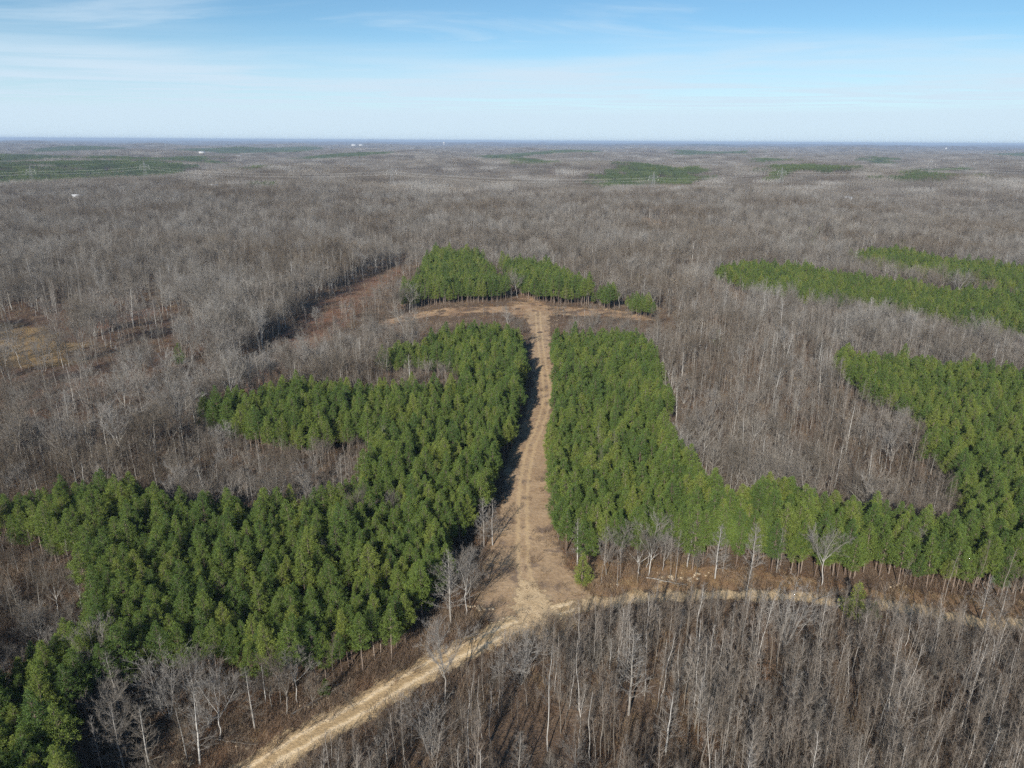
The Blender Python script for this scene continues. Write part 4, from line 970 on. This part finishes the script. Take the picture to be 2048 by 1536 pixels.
# ------------------------------------------------------------------ rocks beside the road
M['rock'] = mat_plain('pale_rock', (0.46, 0.37, 0.26), 0.95, 0.4, 2.5)
rock_meshes = []
for i in range(4):
    r = np.random.default_rng(900 + i); mb = MB()
    nu, nv = 7, 5; V = [(0, 0, -0.5)]
    for a in range(1, nv):
        ph = math.pi * a / nv - math.pi / 2
        for q in range(nu): V.append((math.cos(ph) * math.cos(q * 6.283 / nu), math.cos(ph) * math.sin(q * 6.283 / nu), math.sin(ph) * 0.6))
    V.append((0, 0, 0.55)); V = np.array(V) * r.uniform(0.72, 1.2, (len(V), 1)); F = []
    for q in range(nu):
        F.append((0, 1 + (q + 1) % nu, 1 + q)); F.append((len(V) - 1, 1 + (nv - 2) * nu + q, 1 + (nv - 2) * nu + (q + 1) % nu))
        for a in range(nv - 2):
            p, s = 1 + a * nu + q, 1 + a * nu + (q + 1) % nu; F += [(p, s, s + nu), (p, s + nu, p + nu)]
    mb.add(V, F); rock_meshes.append(mb.mesh('rock', [M['rock']]))
ROCK_TXT = ['pale rock pile left of the road junction', 'largest pale rock pile along the verge before the right pines', 'pale rocks right of the largest verge pile', 'small pale rock pile at the corner of the right stand', 'pale rock heap at the bottom edge left of the road', 'pale rocks in the crossing clearing', 'scattered pale stones at the left mouth of the lane', 'scattered pale stones on the right side of the lane', 'few pale stones on the verge below the left pines', 'pale stones beside the tiny pine on the left verge', 'pale stones on the left verge near the bottom edge', 'pale rocks on the right verge below the far right pines']
for (x, y), txt, n, sp in zip(ROCKS, ROCK_TXT, [16, 18, 12, 7, 12, 9, 8, 10, 6, 6, 6, 7], [1.6, 2.0, 2.0, 0.8, 1.3, 3.0, 1.5, 2.2, 1.2, 1.0, 1.2, 1.6]):
    t = tag(empty('rock_pile', (x, y, float(terrain(x, y)))), txt, 'rocks', 'rock piles beside the road')
    for q in range(n):
        o = obj('rock', rock_meshes[q % 4], t); dx, dy = rng.normal(size=2) * sp * np.array([0.75, 0.35])
        s = rng.uniform(0.10, 0.34) * (1.2 if n > 9 else 0.8)
        o.location = (dx, dy, float(terrain(x + dx, y + dy) - terrain(x, y)) + 0.05); o.scale = (s * 1.2, s, s * 0.9); o.rotation_euler = (0, 0, rng.uniform(0, 6.28))

for x, y, rz, s_, txt in ((-25, 83.2, 0.6, 0.45, 'pale fallen stem on the verge right of the tiny verge pine'), (-30, 77.5, 2.3, 0.6, 'fallen stem in the brush below the left pines'), (-15.5, 88.5, -0.5, 0.5, 'fallen stem beside the front corner of the left pines'), (24.5, 110.5, 1.2, 0.6, 'fallen stem on the verge below the right pines'), (52, 104, 2.0, 0.6, 'fallen stem left of the lone roadside pine'), (-40, 73.5, 1.4, 0.6, 'fallen stem at the lower left near the rock heap'), (16, 121, -1.1, 0.5, 'fallen stem at the lane side edge of the right pines')):
    t = plant('fallen_tree', KINDS['poplar'][int(abs(x)) % 4], (x, y, float(terrain(x, y)) + 0.25), rz, s_, txt, 'fallen tree', 'fallen stems on the verges')
    t.rotation_euler = (1.53, 0.0, rz)

# ------------------------------------------------------------------ power line: lattice pylons and their conductors
M['steel'] = mat_plain('galvanised_steel', (0.30, 0.30, 0.30), 0.6, 0.1, 0.2)
M['cable'] = mat_plain('aluminium_cable', (0.72, 0.71, 0.69), 0.45, 0.08, 0.2)
def bar(mb, p, q, r): mb.tube([p, q], [r, r], 4, 0)
body, arms, ins = MB(), MB(), MB()
Hh = 36.0
lev = [0, 8, 15, 21, 25.5, 29.5, 33, 36]; hw = [4.2, 3.2, 2.3, 1.6, 1.25, 1.0, 0.7, 0.15]
for i in range(len(lev) - 1):
    for sx_, sy_ in ((1, 1), (1, -1), (-1, 1), (-1, -1)):
        bar(body, (sx_ * hw[i], sy_ * hw[i], lev[i]), (sx_ * hw[i + 1], sy_ * hw[i + 1], lev[i + 1]), 0.10)
    for (ax, ay), (cx_, cy_) in (((1, 1), (1, -1)), ((1, -1), (-1, -1)), ((-1, -1), (-1, 1)), ((-1, 1), (1, 1))):
        bar(body, (ax * hw[i], ay * hw[i], lev[i]), (cx_ * hw[i + 1], cy_ * hw[i + 1], lev[i + 1]), 0.05)
        bar(body, (cx_ * hw[i], cy_ * hw[i], lev[i]), (ax * hw[i + 1], ay * hw[i + 1], lev[i + 1]), 0.05)
        bar(body, (ax * hw[i], ay * hw[i], lev[i]), (cx_ * hw[i], cy_ * hw[i], lev[i]), 0.05)
ARM = [(29.5, 6.5), (25.5, 7.5)]
for z, w in ARM:
    for s in (-1, 1):
        for yy in (-0.9, 0.9):
            bar(arms, (s * 0.9, yy, z), (s * w, 0, z + 0.2), 0.07); bar(arms, (s * 0.9, yy, z + 2.0), (s * w, 0, z + 0.2), 0.06)
        bar(arms, (s * 3.4, 0.5, z), (s * 3.4, -0.5, z + 1.2), 0.07)
        ins.tube([(s * w, 0, z + 0.2), (s * w, 0, z - 0.8), (s * w, 0, z - 1.9)], [0.16, 0.22, 0.16], 5, 0)
me_b, me_a, me_i = body.mesh('pylon_body', [M['steel']]), arms.mesh('pylon_arms', [M['steel']]), ins.mesh('pylon_insulators', [M['cable']])
TW_TXT = ['pylon beyond the left edge of the picture', 'leftmost pylon above the dark green far stands', 'pylon above the tan soil banks far left', 'pylon in the grey woods left of the lane', 'pylon below the far green stands right of the knoll', 'tall pylon before the green stand at the right', 'pylon farthest right, before a small green stand', 'pylon beyond the right edge of the picture']
attach = []
for (x, y), txt in zip(TOWERS, TW_TXT):
    z = float(terrain(x, y))
    if abs(x) < 0.72 * (y + 40):
        t = tag(empty('pylon', (x, y, z), 0.05), 'grey lattice ' + txt, 'pylon', 'pylons of the power line')
        obj('lattice_body', me_b, t); obj('cross_arms', me_a, t); obj('insulators', me_i, t)
    attach.append((x, y, z))
SP_TXT = ['span of conductors entering at the left edge', 'conductors between the leftmost pylon and the next', 'conductors over the grey woods left of the middle', 'conductors over the grey woods beyond the knoll', 'conductors below the far green stands at the right', 'sagging conductors between the two right-hand pylons', 'conductors leaving at the right edge']
for i in range(len(attach) - 1):
    (x0, y0, z0), (x1, y1, z1) = attach[i], attach[i + 1]
    mb = MB()
    L_ = math.hypot(x1 - x0, y1 - y0); sag = 5.0 * (L_ / 300.0) ** 1.1
    for zz_, w in [(29.5 - 1.9, 6.5), (29.5 - 1.9, -6.5), (25.5 - 1.9, 7.5), (25.5 - 1.9, -7.5), (36.0, 0.0)]:
        tt = np.linspace(0, 1, 17); s_ = sag * (0.6 if w == 0 else 1)
        p = np.c_[x0 + (x1 - x0) * tt + w * 0.05, y0 + (y1 - y0) * tt + w, z0 + (z1 - z0) * tt + zz_ - 4 * s_ * tt * (1 - tt)]
        mb.tube(p, np.full(17, 0.02 if w == 0 else 0.032), 4, 0)
    o = obj('power_cables', mb.mesh('power_cables', [M['cable']]))
    tag(o, 'pale ' + SP_TXT[i], 'power line', 'conductor spans of the power line')

# ------------------------------------------------------------------ far buildings and a water tower
M['wall_white'] = mat_plain('white_siding', (0.66, 0.65, 0.63), 0.7, 0.05, 0.3)
M['roof_pale'] = mat_plain('pale_metal_roof', (0.45, 0.46, 0.48), 0.5, 0.08, 0.3)
M['window'] = mat_plain('window_glass', (0.06, 0.07, 0.08), 0.2, 0.1, 0.3)
M['door'] = mat_plain('door_paint', (0.25, 0.16, 0.12), 0.6, 0.1, 0.3)
def house(x, y, w, d, h, rz, txt, lift=0.0):
    z = float(terrain(x, y)) + lift
    t = tag(empty('house', (x, y, z), rz), txt, 'house', 'far white buildings')
    m = MB(); m.box((-w / 2, -d / 2, 0), (w / 2, d / 2, h)); m.add([(-w / 2, -d / 2, h), (-w / 2, d / 2, h), (-w / 2, 0, h + d * 0.28), (w / 2, -d / 2, h), (w / 2, d / 2, h), (w / 2, 0, h + d * 0.28)], [(0, 1, 2), (3, 5, 4)])
    obj('wall', m.mesh('wall', [M['wall_white']]), t)
    m = MB(); e = 0.4; rz_ = h + d * 0.28
    m.add([(-w / 2 - e, -d / 2 - e, h - 0.15), (w / 2 + e, -d / 2 - e, h - 0.15), (w / 2 + e, 0, rz_ + 0.1), (-w / 2 - e, 0, rz_ + 0.1), (-w / 2 - e, d / 2 + e, h - 0.15), (w / 2 + e, d / 2 + e, h - 0.15),
           (-w / 2 - e, -d / 2 - e, h + 0.05), (w / 2 + e, -d / 2 - e, h + 0.05), (w / 2 + e, 0, rz_ + 0.3), (-w / 2 - e, 0, rz_ + 0.3), (-w / 2 - e, d / 2 + e, h + 0.05), (w / 2 + e, d / 2 + e, h + 0.05)],
          [(0, 2, 1), (0, 3, 2), (3, 5, 2), (3, 4, 5), (6, 7, 8), (6, 8, 9), (9, 8, 11), (9, 11, 10), (0, 1, 7), (0, 7, 6), (4, 10, 11), (4, 11, 5), (1, 2, 8), (1, 8, 7), (2, 5, 11), (2, 11, 8), (0, 6, 9), (0, 9, 3), (3, 9, 10), (3, 10, 4)])
    obj('roof', m.mesh('roof', [M['roof_pale']]), t)
    nwin = max(2, int(w / 4))
    for q in range(nwin):
        xx = -w / 2 + (q + 0.5) * w / nwin
        m = MB()
        if q == nwin // 2:
            m.box((xx - 0.5, -d / 2 - 0.06, 0.1), (xx + 0.5, -d / 2 - 0.002, 2.1)); obj('door', m.mesh('door', [M['door']]), t)
        else:
            m.box((xx - 0.6, -d / 2 - 0.05, 1.0), (xx + 0.6, -d / 2 - 0.002, 2.2)); obj('window', m.mesh('window', [M['window']]), t)
H_TXT = {'a': ('long low white building left of the pair on the right', 22, 8, 3.2), 'b': ('white building with pale roof right of the long low one', 12, 9, 4.5), 'c': ('lone white shed in the grey woods right of the knoll', 8, 7, 4), 'd': ('white farmhouse far left below the horizon', 24, 12, 6), 'e': ('white house far left, right of the farmhouse', 20, 12, 7), 'f': ('leftmost white block of the far settlement', 45, 24, 11), 'g': ('second white block of the far settlement', 36, 20, 9), 'h': ('small third white block of the far settlement', 30, 20, 9), 'i': ('rightmost white block of the far settlement', 36, 20, 9), 'l': ('small white roof right of the white pair', 11, 7, 3.4), 'm': ('pale low shed in the woods near the right edge', 16, 6, 3.2), 'n': ('grey-white house left of the sloping field', 12, 8, 4.5), 'o': ('white shed right of the sloping field', 9, 7, 4), 'p': ('pale house in the woods at the far left', 11, 8, 4.5)}
BPOS = {b[0]: (b[1], b[2]) for b in BUILDINGS}
for k, (txt, w, d, h) in H_TXT.items():
    x, y = BPOS[k]
    house(x, y, w, d, h, -math.atan2(x, y) + 0.12, txt, 9.0 if y > 2500 else 4.5)
for k, txt in (('j', 'white water tower on the horizon left of the middle'), ('k', 'small white water tower on the horizon at the right')):
    x, y = BPOS[k]; z = float(terrain(x, y))
    t = tag(empty('water_tower', (x, y, z)), txt, 'water tower')
    sc = 1.0 if k == 'j' else 0.8
    m = MB(); m.tube([(0, 0, 0), (0, 0, 3), (0, 0, 34 * sc)], [7 * sc, 5.5 * sc, 5 * sc], 14, 0); obj('pedestal', m.mesh('pedestal', [M['wall_white']]), t)
    m = MB(); zz_ = np.array([34, 37, 41, 45, 49, 51.5, 52]) * sc; m.tube(np.c_[np.zeros(7), np.zeros(7), zz_], np.array([5, 10, 12.5, 13, 11.5, 6.5, 0.4]) * sc, 16, 0, True); obj('tank', m.mesh('tank', [M['wall_white']]), t)

# ------------------------------------------------------------------ air
hz = MB(); B = 34500.0
hz.box((-B, -B, -70.0), (B, B, 90.0))
hm = bpy.data.materials.new('haze'); hm.use_nodes = True
hn = hm.node_tree; hn.nodes.clear()
ho = hn.nodes.new('ShaderNodeOutputMaterial'); hv = hn.nodes.new('ShaderNodeVolumePrincipled')
hv.inputs['Color'].default_value = (0.57, 0.74, 1.0, 1); hv.inputs['Density'].default_value = 8.5e-5; hv.inputs['Anisotropy'].default_value = 0.0
hn.links.new(hv.outputs[0], ho.inputs['Volume'])
tag(obj('haze', hz.mesh('haze', [hm])), 'thin bluish winter haze over the far woods', 'haze', kind='stuff')
